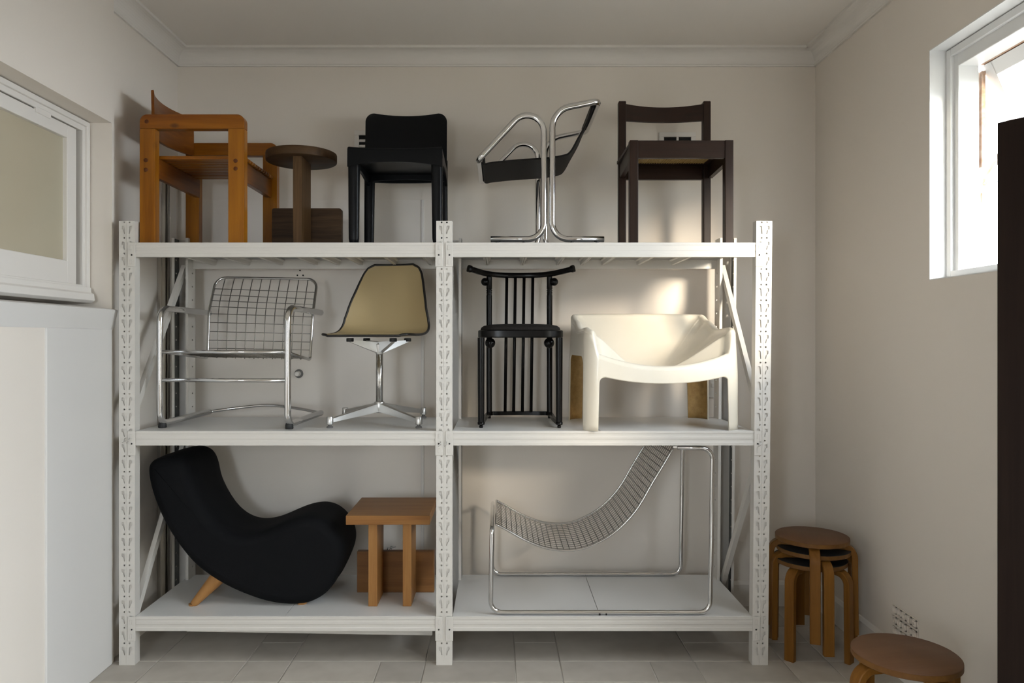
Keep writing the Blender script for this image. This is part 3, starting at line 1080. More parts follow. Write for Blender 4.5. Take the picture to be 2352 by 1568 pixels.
for s in (-1, 1):
    side = []
    for j in range(13):
        v = j / 12
        yy = lerp(yf + .004, yb_, v)
        hw = lerp(sw, .208, v)
        zl = zs - .088 + .03 * math.sin(PI * v)
        side.append([V((sxc + s * (hw - .006), yy, seat_z(1, v))), V((sxc + s * hw, yy, zs - .012)), V((sxc + s * (hw + .001), yy, zl)), V((sxc + s * (hw - .012), yy, zl)), V((sxc + s * (hw - .014), yy, zs - .02))])
    m.grid(side)
und = [[V((sxc + lerp(sw - .012, .195, j / 6) * (i / 6 - 1), lerp(yf + .012, yb_, j / 6), zs - .030)) for i in range(13)] for j in range(7)]
m.grid(und)
rear = [[V((sxc + .208 * (i / 12 - 1), yb_, zs - .005)) for i in range(25)], [V((sxc + .208 * (i / 12 - 1), yb_ + .003, zs - .068 + .012 * (1 - (i / 12 - 1) ** 2))) for i in range(25)],
        [V((sxc + .208 * (i / 12 - 1), yb_ - .012, zs - .068 + .012 * (1 - (i / 12 - 1) ** 2))) for i in range(25)], [V((sxc + .208 * (i / 12 - 1), yb_ - .012, zs - .03)) for i in range(25)]]
m.grid(rear)
m.build('seat', 'black_plastic', t, auto=50)
# legs: rounded section, fluted inside, rounded feet
def plastic_leg(xt, yt, zt, xb2, yb2, w, d):
    sec = []
    for k in range(20):
        a = 2 * PI * k / 20
        c, s_ = math.cos(a), math.sin(a)
        sec.append((math.copysign(abs(c) ** .6, c) * d / 2, math.copysign(abs(s_) ** .6, s_) * w / 2))
    p0 = V((xt, yt, zt)); p1 = V((xb2, yb2, ZT + .0012))
    path, scl = [], []
    for k in range(9):
        path.append(lerp(p0, p1, k / 8 * .93)); scl.append(lerp(1, .88, k / 8))
    for q_, f in ((.965, .80), (.985, .66), (.996, .42), (1.0, .2)):
        path.append(lerp(p0, p1, q_)); scl.append(f)
    return MB().sweep(path, sec, up=V((0, 1, 0)), scales=scl)
plastic_leg(-.6705, .084, 2.30, -.6725, .090, .053, .050).build('leg', 'black_plastic', t)
plastic_leg(-.2885, .084, 2.30, -.2865, .090, .053, .050).build('leg', 'black_plastic', t)
plastic_leg(-.6780, .540, 2.40, -.6830, .540, .056, .046).build('leg', 'black_plastic', t)
plastic_leg(-.2990, .540, 2.40, -.2950, .540, .056, .046).build('leg', 'black_plastic', t)
# back: rounded concave plate rising from the rear of the seat
m = MB()
bc, bw = -.488, .2165
fr, bk = [], []
zb0, zb1 = 2.285, 2.650
rr = .045
zlist = [lerp(zb0, zb1 - rr, j / 12) for j in range(13)] + [zb1 - rr + rr * math.sin(PI / 2 * j / 12) for j in range(1, 13)]
for zz in zlist:
    v = (zz - zb0) / (zb1 - zb0)
    hw = bw * .985
    if zz > zb1 - rr:
        dz = zz - (zb1 - rr)
        hw = hw - rr + math.sqrt(max(0, rr * rr - dz * dz))
    yb0 = lerp(.520, .548, v)
    ra, rb = [], []
    for i in range(25):
        u = i / 12 - 1
        dip = -.006 * (1 - u * u) * sstep(.6, 1, v)
        yy = yb0 + .028 * (1 - u * u) - .006
        ra.append(V((bc + hw * u, yy, zz + dip))); rb.append(V((bc + hw * u, yy + .013, zz + dip)))
    fr.append(ra); bk.append(rb)
m.grid(fr); m.grid(bk)
m.grid([fr[-1], bk[-1]]); m.grid([fr[0], bk[0]])
m.grid([[r[0] for r in fr], [r[0] for r in bk]]); m.grid([[r[-1] for r in fr], [r[-1] for r in bk]])
m.build('backrest', 'black_plastic', t, auto=50)

# ---- 4 chrome cantilever sling chair, seen from its side
t = thing('sling_chair', (.22, .30, ZT), 'chrome tube chair with black leather sling seen side-on, top shelf', 'chair')
YN, YF = .045, .545
r = .0140
zf = ZT + .0075 + r
def n_(px, py):
    p = at(px, py, YN)
    return (p.x, p.z)
def loop(pts2, rads):
    a = [V((x, YN, z)) for x, z in pts2]
    b = [V((x, YF, z)) for x, z in pts2][::-1]
    return fil(a + b, rads + rads[::-1], 10)
f1 = n_(1127, 549); c1 = n_(1249, 549); c2 = n_(1249, 206); e1 = n_(1100, 366)
pth = loop([(f1[0], zf), (c1[0], zf), c2, e1], [0, .075, .076, .028])
MB().tube(pth, r, 16).build('front_frame', 'chrome', t)
g1 = n_(1387, 549); h1 = n_(1268.5, 549); h2 = n_(1268.5, 253); k1 = n_(1375, 232)
pth = loop([(g1[0], zf), (h1[0], zf), h2, k1], [0, .075, .10, .03])
MB().tube(pth, r, 16).build('back_frame', 'chrome', t)
for gx in (f1[0] + .03, c1[0] - .09, h1[0] + .09, g1[0] - .03):
    for gy in (YN, YF):
        MB().lathe([(.0001, ZT + .0012), (.008, ZT + .0012), (.008, ZT + .012)], (gx, gy, 0), 12).build('glide', 'black_rubber', t, auto=40)
# sling: sheet from the front cross bar to the back cross bar
prof = [V((e1[0] + .020, 0, e1[1] + .012)), V((e1[0] + .019, 0, e1[1] - .006)), V((e1[0] + .030, 0, e1[1] - .010)), V((n_(1130, 368)[0], 0, n_(1130, 368)[1])), V((n_(1190, 362)[0], 0, n_(1190, 362)[1])),
        V((n_(1250, 358)[0], 0, n_(1250, 358)[1])), V((n_(1293, 352)[0], 0, n_(1293, 352)[1])), V((n_(1312, 343)[0], 0, n_(1312, 343)[1])),
        V((n_(1330, 312)[0], 0, n_(1330, 312)[1])), V((n_(1352, 272)[0], 0, n_(1352, 272)[1])), V((k1[0] - .026, 0, k1[1] - .018)), V((k1[0] - .019, 0, k1[1] + .002))]
prof = spline(prof, 5)
m = MB()
sect = []
for i, p in enumerate(prof):
    a = prof[min(i + 1, len(prof) - 1)] - prof[max(i - 1, 0)]
    nrm = V((-a.z, 0, a.x)).normalized() * .004
    sect.append((p, nrm))
ra = [[V((p.x + s_ * n.x, yy, p.z + s_ * n.z)) for (p, n) in sect] for (yy, s_) in ((YN + .045, 1), (YN + .047, 1.0), (YF - .047, 1.0), (YF - .045, 1), (YF - .045, -1), (YF - .047, -1), (YN + .047, -1), (YN + .045, -1), (YN + .045, 1))]
m.grid(ra)
m.build('sling', 'black_leather', t, auto=60)
for (bx, bz) in ((e1[0] + .022, e1[1] + .004), (k1[0] - .021, k1[1] - .006)):
    MB().box(bx - .005, bx + .005, YN + .040, YF - .040, bz - .016, bz + .016, .003).build('sling_batten', 'black_leather', t)

# ---- 5 dark brown caned dining chair
t = thing('dining_chair', (.84, .28, ZT), 'dark brown wooden dining chair with woven cane seat, top shelf right', 'chair')
fx = [(.597, .597 + .0385), (1.0325, 1.071)]
for (a, b) in fx:
    MB().box(a, b, .050, .092, ZT + .0012, 2.378, .0025).build('leg', 'walnut_z', t)
for (a, b) in ((.613, .651), (1.048, 1.086)):
    MB().box(a, b, .462, .504, ZT + .0012, 2.690, .004).build('leg', 'walnut_z', t)
MB().box(.6355, 1.0325, .054, .078, 2.297, 2.377, .002).build('seat_rail', 'walnut_x', t)
MB().box(.651, 1.048, .474, .498, 2.289, 2.372, .002).build('seat_rail', 'walnut_x', t)
for (xa, xb) in ((.602, .618), (1.055, 1.071)):
    m = MB()
    xo = .016
    vs = []
    for (yy, dx) in ((.090, 0), (.464, xo)):
        for xx in (xa + dx, xb + dx + .006):
            for zz in (2.293, 2.376):
                vs.append(V((xx, yy, zz)))
    m.add(vs, [(0, 1, 3, 2), (4, 6, 7, 5), (0, 4, 5, 1), (2, 3, 7, 6), (0, 2, 6, 4), (1, 5, 7, 3)])
    m.build('seat_rail', 'walnut_y', t)
# curved top rail
m = MB()
N = 16
R0, R1 = [], []
P = []
for k in range(N + 1):
    s = k / N
    xx = lerp(.645, 1.054, s)
    bow = .030 * (1 - (2 * s - 1) ** 2)
    dip = -.010 * (1 - (2 * s - 1) ** 2)
    P.append([V((xx, .470 + bow, 2.592)), V((xx, .468 + bow, 2.677 + dip)), V((xx, .486 + bow, 2.677 + dip)), V((xx, .488 + bow, 2.592))])
m.grid(P, True, True); m.add(P[0], [(0, 1, 2, 3)]); m.add(P[-1], [(0, 1, 2, 3)])
m.build('back_rail', 'walnut_x', t, auto=40)
# cane: woven strands in four directions
m = MB()
cx0, cx1, cy0, cy1, cz = .630, 1.055, .085, .470, 2.366
def strand(p, q, dz):
    m.bar((p[0], p[1], cz + dz), (q[0], q[1], cz + dz), .0042, .0012)
k = 0
while True:
    xx = cx0 + .0125 * k
    if xx > cx1: break
    strand((xx, cy0), (xx, cy1), 0); k += 1
k = 0
while True:
    yy = cy0 + .0125 * k
    if yy > cy1: break
    strand((cx0, yy), (cx1, yy), .0013); k += 1
wd, dp = cx1 - cx0, cy1 - cy0
o_ = -dp
while o_ < wd:
    a0, a1 = max(0, o_), min(wd, o_ + dp)
    if a1 - a0 > .01:
        strand((cx0 + a0, cy0 + a0 - o_), (cx0 + a1, cy0 + a1 - o_), .0026)
        strand((cx1 - a0, cy0 + a0 - o_), (cx1 - a1, cy0 + a1 - o_), .0036)
    o_ += .018
o = m.build('cane_seat', 'cane', t)
o['kind'] = 'stuff'
m = MB()
m.box(.60, 1.08, .080, .100, 2.362, 2.377, .001); m.box(.61, 1.085, .455, .475, 2.362, 2.374, .001)
m.box(.602, .640, .10, .455, 2.362, 2.377, .001); m.box(1.045, 1.083, .10, .455, 2.362, 2.377, .001)
m.build('cane_frame', 'walnut_x', t)

# ---- 6 chrome armchair with wire-grid seat and back
t = thing('wire_armchair', (-1.24, .30, ZM), 'chrome tube armchair with square wire-grid seat and back, middle shelf', 'chair')
r = .0150
zr = ZM + .0012 + r + .006
FL, FR = V((-1.573, .095, 0)), V((-.968, .050, 0))
BL, BR = V((-1.521, .545, 0)), V((-.921, .480, 0))
za_f, za_b = 1.613, 1.604
for a, b in ((FL, BL), (FR, BR)):
    p = fil([V((b.x, b.y, zr + .012)), V((a.x, a.y, zr)), V((a.x, a.y, za_f)), V((b.x, b.y, za_b))], [0, .052, .062, 0], 10)
    MB().tube(p, r, 16).build('side_frame', 'chrome', t)
    g = V((a.x, a.y + .026, 0))
    MB().lathe([(.017, ZM + .0012), (.019, ZM + .004), (.018, ZM + .020), (.015, ZM + .030)], (g.x, g.y, 0), 16).build('glide', 'black_rubber', t, auto=40)
    dq = (b - a).normalized()
    MB().lathe([(.013, 0), (.013, .0015), (.0001, .0015)], V((b.x, b.y, za_b)) + dq * .001, 14, dq).build('end_cap', 'rubber_glide', t, auto=40)
zs_ = zat(808, .07)
MB().tube([FL + V((.008, 0, zs_)), FR + V((-.008, 0, zs_))], .0085, 12).build('seat_bar', 'chrome', t)
zs2 = zat(873, .07)
MB().tube([FL + V((.008, 0, zs2)), FR + V((-.008, 0, zs2))], .0092, 12).build('front_bar', 'chrome', t)
# rear floor stretcher, bowed upwards and back
a, b = V((BL.x, BL.y, zr + .012)), V((BR.x, BR.y, zr + .012))
mid = lerp(a, b, .5) + V((0, .075, .030))
MB().tube(spline([a, lerp(a, b, .22) + V((0, .050, .016)), mid, lerp(a, b, .78) + V((0, .050, .016)), b], 8), .0080, 10).build('stretcher', 'chrome', t)
# seat + back surface edges
Lb = spline([at(477, 822, .44), at(479, 770, .455), at(480.5, 714, .475), at(487, 675, .510), at(497, 637, .555)], 6)
Rb = spline([at(712, 826, .40), at(715, 775, .415), at(718.5, 722, .435), at(723, 685, .470), at(729, 641, .515)], 6)
FLs, FRs = FL + V((.010, .004, zs_)), FR + V((-.010, .004, zs_))
rail = fil([FLs, Lb[0]] + [Lb[12]] + [Lb[-1], Rb[-1]] + [Rb[12]] + [Rb[0], FRs], [0, .018, .2, .055, .055, .2, .018, 0], 8)
MB().tube(rail, .0072, 10).build('grid_frame', 'dull_chrome', t)
def edge(E, v):
    f = v * (len(E) - 1)
    i = min(int(f), len(E) - 2)
    return lerp(E[i], E[i + 1], f - i)
m = MB()
for k in range(1, 11):
    u = k / 11
    top_ = .985
    m.tube([lerp(edge(Lb, v), edge(Rb, v), u) for v in [j / 8 * top_ for j in range(9)]], .0022, 6)
for k in range(1, 10):
    v = .02 + k / 10 * .90
    ins = .0 if v < .8 else .012 * (v - .8) / .2 * 4
    A, B = edge(Lb, v), edge(Rb, v)
    m.tube([lerp(A, B, ins / .55), lerp(A, B, 1 - ins / .55)], .0018, 6)
m.build('back_grid', 'wire_metal', t)
m = MB()
for k in range(1, 12):
    u = k / 12
    A, B = lerp(FLs, FRs, u), lerp(Lb[0], Rb[0], u)
    m.tube([A + V((0, 0, .006)), B + V((0, 0, .004))], .0017, 6)
for k in range(1, 10):
    s = k / 10
    m.tube([lerp(FLs, Lb[0], s) + V((0, 0, .003)), lerp(FRs, Rb[0], s) + V((0, 0, .003))], .0015, 6)
m.build('seat_grid', 'wire_metal', t)

# ---- 7 moulded shell chair on a four-star pedestal
PC = V((-.595, .337, 0))
t = thing('shell_chair', (PC.x, PC.y, ZM), 'cream shell chair with black edging on a metal pedestal, middle shelf', 'chair')
spine = [(-.203, .430), (-.194, .435), (-.170, .436), (-.118, .433), (-.05, .429), (.03, .428), (.09, .436), (.135, .460), (.165, .505), (.188, .570), (.208, .640), (.224, .710), (.236, .770), (.241, .800)]
SPN = spline([V((0, a - .045, b)) for a, b in spine], 4)
NSP = len(SPN)
wtab = [(0, .175), (.03, .208), (.09, .226), (.25, .236), (.42, .236), (.55, .228), (.70, .205), (.85, .176), (.93, .158), (.975, .138), (1.0, .105)]
ctab = [(0, .000), (.12, .002), (.22, .008), (.32, .016), (.40, .026), (.48, .042), (.56, .057), (.64, .063), (.72, .057), (.82, .042), (.92, .024), (1.0, .012)]
yaw = math.radians(-11)
Rz = Matrix.Rotation(yaw, 3, 'Z')
# cumulative length
cl = [0]
for i in range(1, NSP):
    cl.append(cl[-1] + (SPN[i] - SPN[i - 1]).length)
def lin(tab, x):
    for (a, fa), (b, fb) in zip(tab, tab[1:]):
        if x <= b:
            return fa + (fb - fa) * (x - a) / (b - a)
    return tab[-1][1]
def shell_pt(i, u, off=0.0):
    v = cl[i] / cl[-1]
    tg = (SPN[min(i + 1, NSP - 1)] - SPN[max(i - 1, 0)]).normalized()
    nr = V((0, -tg.z, tg.y))         # towards the sitter
    w = lin(wtab, v)
    c = lin(ctab, v)
    p = SPN[i] + nr * (c * abs(u) ** 2.6 + off) + V((w * u * (1 - .06 * abs(u) * (c / .1)), 0, 0))
    # drop of the seat front edge (waterfall)
    p = Rz @ p
    return PC + V((.010, .0, ZM)) + p
NU = 28
g1 = [[shell_pt(i, k / NU * 2 - 1, .004) for k in range(NU + 1)] for i in range(NSP)]
g2 = [[shell_pt(i, k / NU * 2 - 1, -.004) for k in range(NU + 1)] for i in range(NSP)]
MB().grid(g1).build('upholstery', 'cream_vinyl', t)
MB().grid(g2).build('shell', 'cream_vinyl', t)
rim = []
for k in range(NU + 1):
    rim.append(shell_pt(0, k / NU * 2 - 1))
for i in range(1, NSP):
    rim.append(shell_pt(i, 1))
for k in range(NU - 1, -1, -1):
    rim.append(shell_pt(NSP - 1, k / NU * 2 - 1))
for i in range(NSP - 2, 0, -1):
    rim.append(shell_pt(i, -1))
MB().tube(rim, .0062, 8, closed=True).build('edge_trim', 'black_trim', t)
zc0 = ZM + .090
MB().tube([(PC.x, PC.y, ZM + .05), (PC.x, PC.y, ZM + .385)], .0175, 24).build('column', 'dull_chrome', t)
MB().lathe([(.0001, ZM + .052), (.021, ZM + .052), (.026, ZM + .062), (.0265, ZM + .098), (.024, ZM + .104), (.018, ZM + .106)], PC, 28).build('hub', 'cast_aluminium', t, auto=45)
MB().lathe([(.018, ZM + .340), (.021, ZM + .350), (.026, ZM + .388), (.010, ZM + .400)], PC, 28).build('collar', 'cast_aluminium', t, auto=45)
feet = [V((-.790, .115, 0)), V((-.376, .115, 0)), V((-.400, .560, 0)), V((-.812, .560, 0))]
for q in feet:
    d = (q - PC); L = d.length; d.normalize()
    sd = V((-d.y, d.x, 0))
    rows_ = []
    for k in range(9):
        s = k / 8
        c = PC + d * lerp(.010, L, s)
        zt_, zb_ = lerp(ZM + .100, ZM + .045, s), lerp(ZM + .056, ZM + .026, s)
        w = lerp(.017, .011, s)
        rows_.append([c + sd * w + V((0, 0, zb_)), c + sd * w * .8 + V((0, 0, zt_ - .003)), c + sd * w * .4 + V((0, 0, zt_)), c - sd * w * .4 + V((0, 0, zt_)), c - sd * w * .8 + V((0, 0, zt_ - .003)), c - sd * w + V((0, 0, zb_))])
    m = MB().grid(rows_, True, True)
    m.add(rows_[-1], [tuple(range(6))])
    o = m.build('base_arm', 'cast_aluminium', t, auto=40)
    MB().lathe([(.0160, ZM + .018), (.0165, ZM + .020), (.0150, ZM + .052), (.0135, ZM + .054), (.0001, ZM + .054)], q, 20).build('foot_boss', 'cast_aluminium', t, auto=45)
    MB().lathe([(.0001, ZM + .0012), (.0150, ZM + .0012), (.0155, ZM + .006), (.012, ZM + .0095), (.008, ZM + .010), (.008, ZM + .018)], q, 18).build('glide', 'rubber_glide', t, auto=45)
# spider mount under the seat
for k in range(4):
    a = yaw + PI / 4 + k * PI / 2
    d = V((math.cos(a), math.sin(a), 0))
    sd = V((-d.y, d.x, 0))
    e = PC + d * .155
    rows_ = []
    for s, zt_, zb_, w in ((0, ZM + .400, ZM + .345, .012), (.5, ZM + .405, ZM + .372, .011), (1, ZM + .410, ZM + .400, .010)):
        c = PC + d * lerp(.012, .155, s)
        rows_.append([c + sd * w + V((0, 0, zb_)), c + sd * w + V((0, 0, zt_)), c - sd * w + V((0, 0, zt_)), c - sd * w + V((0, 0, zb_))])
    m = MB().grid(rows_, False, True); m.add(rows_[-1], [(0, 1, 2, 3)])
    m.build('spider_arm', 'cast_aluminium', t)
    MB().lathe([(.016, ZM + .402), (.018, ZM + .404), (.018, ZM + .418), (.014, ZM + .420)], e, 16).build('shock_mount', 'black_rubber', t, auto=45)

# ---- 8 black bentwood chair with spindles and balls
t = thing('spindle_chair', (.10, .33, ZM), 'black lacquered bentwood chair with spindles and ball ornaments, middle shelf', 'chair')
fl_, fr_ = V((-.0852, .115, 0)), V((.2785, .115, 0))
rl_, rr_ = V((-.053, .525, 0)), V((.262, .525, 0))
zfl = ZM + .0012
zseat0, zseat1 = 1.4745, 1.5105
xc = .1015
for q in (fl_, fr_):
    MB().lathe([(.0001, zfl), (.0085, zfl), (.009, zfl + .010), (.006, zfl + .013), (.0165, zfl + .016), (.0165, zfl + .026), (.0145, zfl + .028), (.0160, zfl + .25), (.0165, zseat0)], q, 24).build('leg', 'black_lacquer', t, auto=45)
for q in (rl_, rr_):
    pr = [(.0001, zfl), (.0085, zfl), (.009, zfl + .010), (.006, zfl + .013), (.0150, zfl + .016), (.0145, zfl + .03), (.0150, zseat1), (.0150, 1.690)]
    for k in range(4):
        z_ = 1.692 + k * .009
        pr += [(.0152, z_), (.0152, z_ + .004), (.0125, z_ + .0055), (.0125, z_ + .0075)]
    pr += [(.0150, 1.730), (.0145, 1.795)]
    MB().lathe(pr, q, 24).build('leg', 'black_lacquer', t, auto=45)
# seat ring: rounded D plan
def seat_plan(k, n=64, grow=0.0):
    a = 2 * PI * k / n
    c, s = math.cos(a), math.sin(a)
    hw = .2050 + grow
    hy = .2230 + grow
    e = .42 if s < 0 else .75
    x = math.copysign(abs(c) ** (e if s < 0 else .62), c) * hw * (1 if s < 0 else lerp(1, .93, s))
    y_ = math.copysign(abs(s) ** e, s) * hy
    return V((xc + x, .325 + y_, 0))
def plan_ring(g, z):
    return [seat_plan(k, 64, g) + V((0, 0, z)) for k in range(64)]
m = MB().grid([plan_ring(-.03, zseat0), plan_ring(-.004, zseat0), plan_ring(0, zseat0 + .004), plan_ring(0, zseat1 - .004), plan_ring(-.004, zseat1), plan_ring(-.03, zseat1), plan_ring(-.03, zseat0)], True, True)
m.build('seat_ring', 'black_lacquer', t, auto=45)
rings_ = [plan_ring(-.012, zseat1 - .004), plan_ring(-.012, zseat1 + .004), plan_ring(-.016, zseat1 + .013), plan_ring(-.028, zseat1 + .021), plan_ring(-.06, zseat1 + .027), plan_ring(-.12, zseat1 + .030), plan_ring(-.17, zseat1 + .031)]
m = MB().grid(rings_, True, True)
m.add(rings_[-1], [tuple(range(64))])
m.add(plan_ring(-.028, zseat0 + .004), [tuple(range(64))])
m.build('seat_cushion', 'black_weave', t, auto=60)
# bowed top rail with flared ends
tr = spline([V((-.156, .375, 1.822)), V((-.128, .395, 1.815)), V((-.075, .470, 1.806)), V((.0, .528, 1.802)), V((xc + .003, .545, 1.801)), V((.208, .528, 1.802)), V((.283, .470, 1.806)), V((.346, .395, 1.815)), V((.374, .375, 1.822))], 6)
sec = [(.014 * math.copysign(abs(math.cos(a)) ** .6, math.cos(a)), .012 * math.copysign(abs(math.sin(a)) ** .6, math.sin(a))) for a in [2 * PI * k / 16 for k in range(16)]]
n_t = len(tr)
scl = [1.25 if (i < 4 or i > n_t - 5) else 1.0 for i in range(n_t)]
MB().sweep(tr, sec, up=V((0, 0, 1)), scales=scl).build('top_rail', 'black_lacquer', t, auto=50)
# floor rail: U from front foot round the back
ur = spline([fl_ + V((.006, .02, 0)), V((-.072, .30, 0)), rl_ + V((0, .0, 0)), V((-.0, .552, 0)), V((xc, .560, 0)), V((.205, .552, 0)), rr_ + V((0, 0, 0)), V((.266, .30, 0)), fr_ + V((-.006, .02, 0))], 8)
ur = [V((p.x, p.y, zfl + .024)) for p in ur]
sec2 = [(.010, .008), (-.010, .008), (-.010, -.008), (.010, -.008)]
MB().sweep(ur, sec2, up=V((0, 0, 1)), smooth=False).build('floor_rail', 'black_lacquer', t, auto=40)
for px in (1162.8, 1182.5, 1202.5, 1222.5):
    xx = xat(px, .548)
    yy = .556 - .6 * (xx - xc) ** 2
    MB().tube([(xx - .006, yy, zfl + .03), (xx + .003, yy - .012, 1.80)], .0082, 12).build('spindle', 'black_lacquer', t)
for q in (V((-.044, .178, 1.449)), V((.236, .178, 1.449))):
    MB().sphere(q, .0245).build('ball', 'black_lacquer', t)
for q in (V((-.0745, .508, 1.765)), V((.2845, .508, 1.765))):
    MB().sphere(q, .021).build('ball', 'black_lacquer', t)

# ---- 9 white fibreglass low armchair
WC = V((.7270, .268, ZM + .0012))
wyaw = math.radians(3.2)
t = thing('lounge_armchair', (WC.x, WC.y, ZM), 'white moulded fibreglass low armchair with chunky legs, middle shelf', 'chair')
HWX, HWY = .364, .275
Rw = Matrix.Rotation(wyaw, 3, 'Z')
NA = 480
RC = .085
def outline(i, g=0.0):
    """i-th of NA points round the plan: rounded rectangle, starting at the right side, counter-clockwise; g grows it"""
    a, b, r_ = HWX - RC, HWY - RC, RC
    arc = r_ * PI / 2
    seg = [2 * b, arc, 2 * a, arc, 2 * b, arc, 2 * a, arc]
    d = sum(seg) * i / NA
    k = 0
    while d > seg[k] and k < 7:
        d -= seg[k]; k += 1
    q = d / seg[k]
    R_ = r_ + g
    if k == 0:   x, y = a + R_, -b + 2 * b * q
    elif k == 1: x, y = a + R_ * math.cos(q * PI / 2), b + R_ * math.sin(q * PI / 2)
    elif k == 2: x, y = a - 2 * a * q, b + R_
    elif k == 3: x, y = -a - R_ * math.sin(q * PI / 2), b + R_ * math.cos(q * PI / 2)
    elif k == 4: x, y = -a - R_, b - 2 * b * q
    elif k == 5: x, y = -a - R_ * math.cos(q * PI / 2), -b - R_ * math.sin(q * PI / 2)
    elif k == 6: x, y = -a + 2 * a * q, -b - R_
    else:        x, y = a + R_ * math.sin(q * PI / 2), -b - R_ * math.cos(q * PI / 2)
    if y < -b:
        y -= .012 * max(0, 1 - (x / a) ** 2)
    return x, y
def wpt(x, y, z):
    return WC + Rw @ V((x, y, z))
def arch(d, half, r):
    """drop below the apron edge: None inside the leg, fillet of radius r beside it, 0 beyond"""
    if d <= half: return None
    x = min(d - half, r)
    return r - math.sqrt(max(0, r * r - (r - x) ** 2))
def hang(zap, a):
    return 0.0 if a is None else zap - a
def low_edge(x, y):
    if y < -HWY + .04 and abs(x) < HWX - .02:          # front
        u = abs(x) / HWX
        zap = .214 + .056 * u ** 2.2
        d = HWX - abs(x)
        return hang(zap, arch(d, .068, .034))
    if y > HWY - .04 and abs(x) < HWX - .02:           # back
        d = HWX - abs(x)
        return hang(.30, arch(d, .085, .07))
    d = HWY - abs(y)                                    # sides
    return hang(.335, arch(d, .060 if y < 0 else .085, .05))
def rim_z(x, y):
    fy = (y + HWY) / (2 * HWY)
    u = min(1, abs(x) / HWX)
    side = interp([(0, .452), (.18, .468), (.45, .462), (.72, .508), (.9, .540), (1, .542)], fy)
    frontc = .292 + .055 * min(1, u / .8) ** 2.0
    k = sstep(.81, .92, u)
    front = lerp(frontc, .452, k)
    return lerp(front, side, sstep(.03, .16, fy) if u < .93 else 1) if fy < .16 else side + .004 * (1 - u) * fy
sk = []
RR = .018
for i in range(NA):
    x, y = outline(i)
    zl, zh = low_edge(x, y), rim_z(x, y)
    zl = min(zl, zh - .05)
    L_ = math.hypot(x, y)
    col = []
    for k in range(15):
        s = k / 14
        zz = lerp(zl, zh - RR, s)
        # slight inward lean of the upper body
        g = -.012 * sstep(.2, .5, zz)
        gx, gy = outline(i, g)
        col.append(wpt(gx, gy, zz))
    sk.append(col)
m = MB().grid(sk + [sk[0]], True)
body = m.build('leg_shell', ['white_fibreglass', 'raw_fibreglass'], t)
sd = body.modifiers.new('thickness', 'SOLIDIFY')
sd.thickness = .007
sd.offset = -1
sd.material_offset = 1
sd.material_offset_rim = 0
# rim roll and bowl
rings_ = []
def ringpts(fn):
    return [fn(*outline(i), i) for i in range(NA)]
for k in range(9):
    th = PI * k / 8
    def fn(x, y, a, th=th):
        zh = rim_z(x, y)
        g = -.012 * sstep(.2, .5, zh) - RR * (1 - math.cos(th))
        gx, gy = outline(a, g)
        return wpt(gx, gy, zh - RR + RR * math.sin(th))
    rings_.append(ringpts(fn))
for k in range(1, 17):
    s = k / 16
    def fn(x, y, a, s=s):
        zh = rim_z(x, y) - RR
        gx, gy = outline(a, -.012 * sstep(.2, .5, zh) - 2 * RR)
        # flow to the bowl floor: superellipse tends to an ellipse towards the centre
        cx_, cy_ = 0.0, -.02
        a2 = math.atan2(gy / HWY, gx / HWX)
        ex_, ey_ = (HWX - .09) * math.cos(a2), (HWY - .05) * math.sin(a2)
        w = s ** .7
        px, py = lerp(gx, ex_, min(1, w)), lerp(gy, ey_, min(1, w))
        q = 1 - s
        px, py = lerp(cx_, px, q ** .62 if q > 0 else 0), lerp(cy_, py, q ** .62 if q > 0 else 0)
        zf_ = .262
        zz = zf_ + (zh - zf_) * q ** 1.55
        return wpt(px, py, zz)
    rings_.append(ringpts(fn))
m = MB().grid(rings_, True, True)
m.build('seat_bowl', 'white_fibreglass', t, recalc=True)

# ---- 10 black upholstered amoeba lounge chair
t = thing('lounge_chair', (-1.2, .3, ZB), 'black fabric curved lounge chair with wooden legs, bottom shelf left', 'chair')
bot = [(770, 1328), (752, 1360), (719, 1381), (688, 1388.5), (643, 1387), (597, 1377), (535, 1353), (486, 1325), (444, 1292), (407, 1246), (376, 1196), (352, 1138), (341, 1092), (342, 1066), (356, 1054)]
topp = [(445, 1024), (470, 1021), (493, 1033), (505, 1060), (511, 1090), (529, 1128), (554, 1162), (584, 1182), (618, 1187.5), (655, 1180), (698, 1161), (734, 1150), (767, 1151), (796, 1169), (816, 1199), (820, 1236)]
YNa, YFa = .115, .505
pf = [at(a, b, YNa + .03) for a, b in bot] + [at(a, b, YFa - .03) for a, b in topp]
pf = spline([V((p.x, 0, p.z)) for p in pf], 5, closed=True)
# smooth and centre line for shrinking: inset along the local normal
NP = len(pf)
for _ in range(4):
    pf = [(pf[i - 1] + pf[i] * 2 + pf[(i + 1) % NP]) / 4 for i in range(NP)]
nrm = []
for i in range(NP):
    a = pf[(i + 2) % NP] - pf[i - 2]
    nrm.append(V((a.z, 0, -a.x)).normalized())
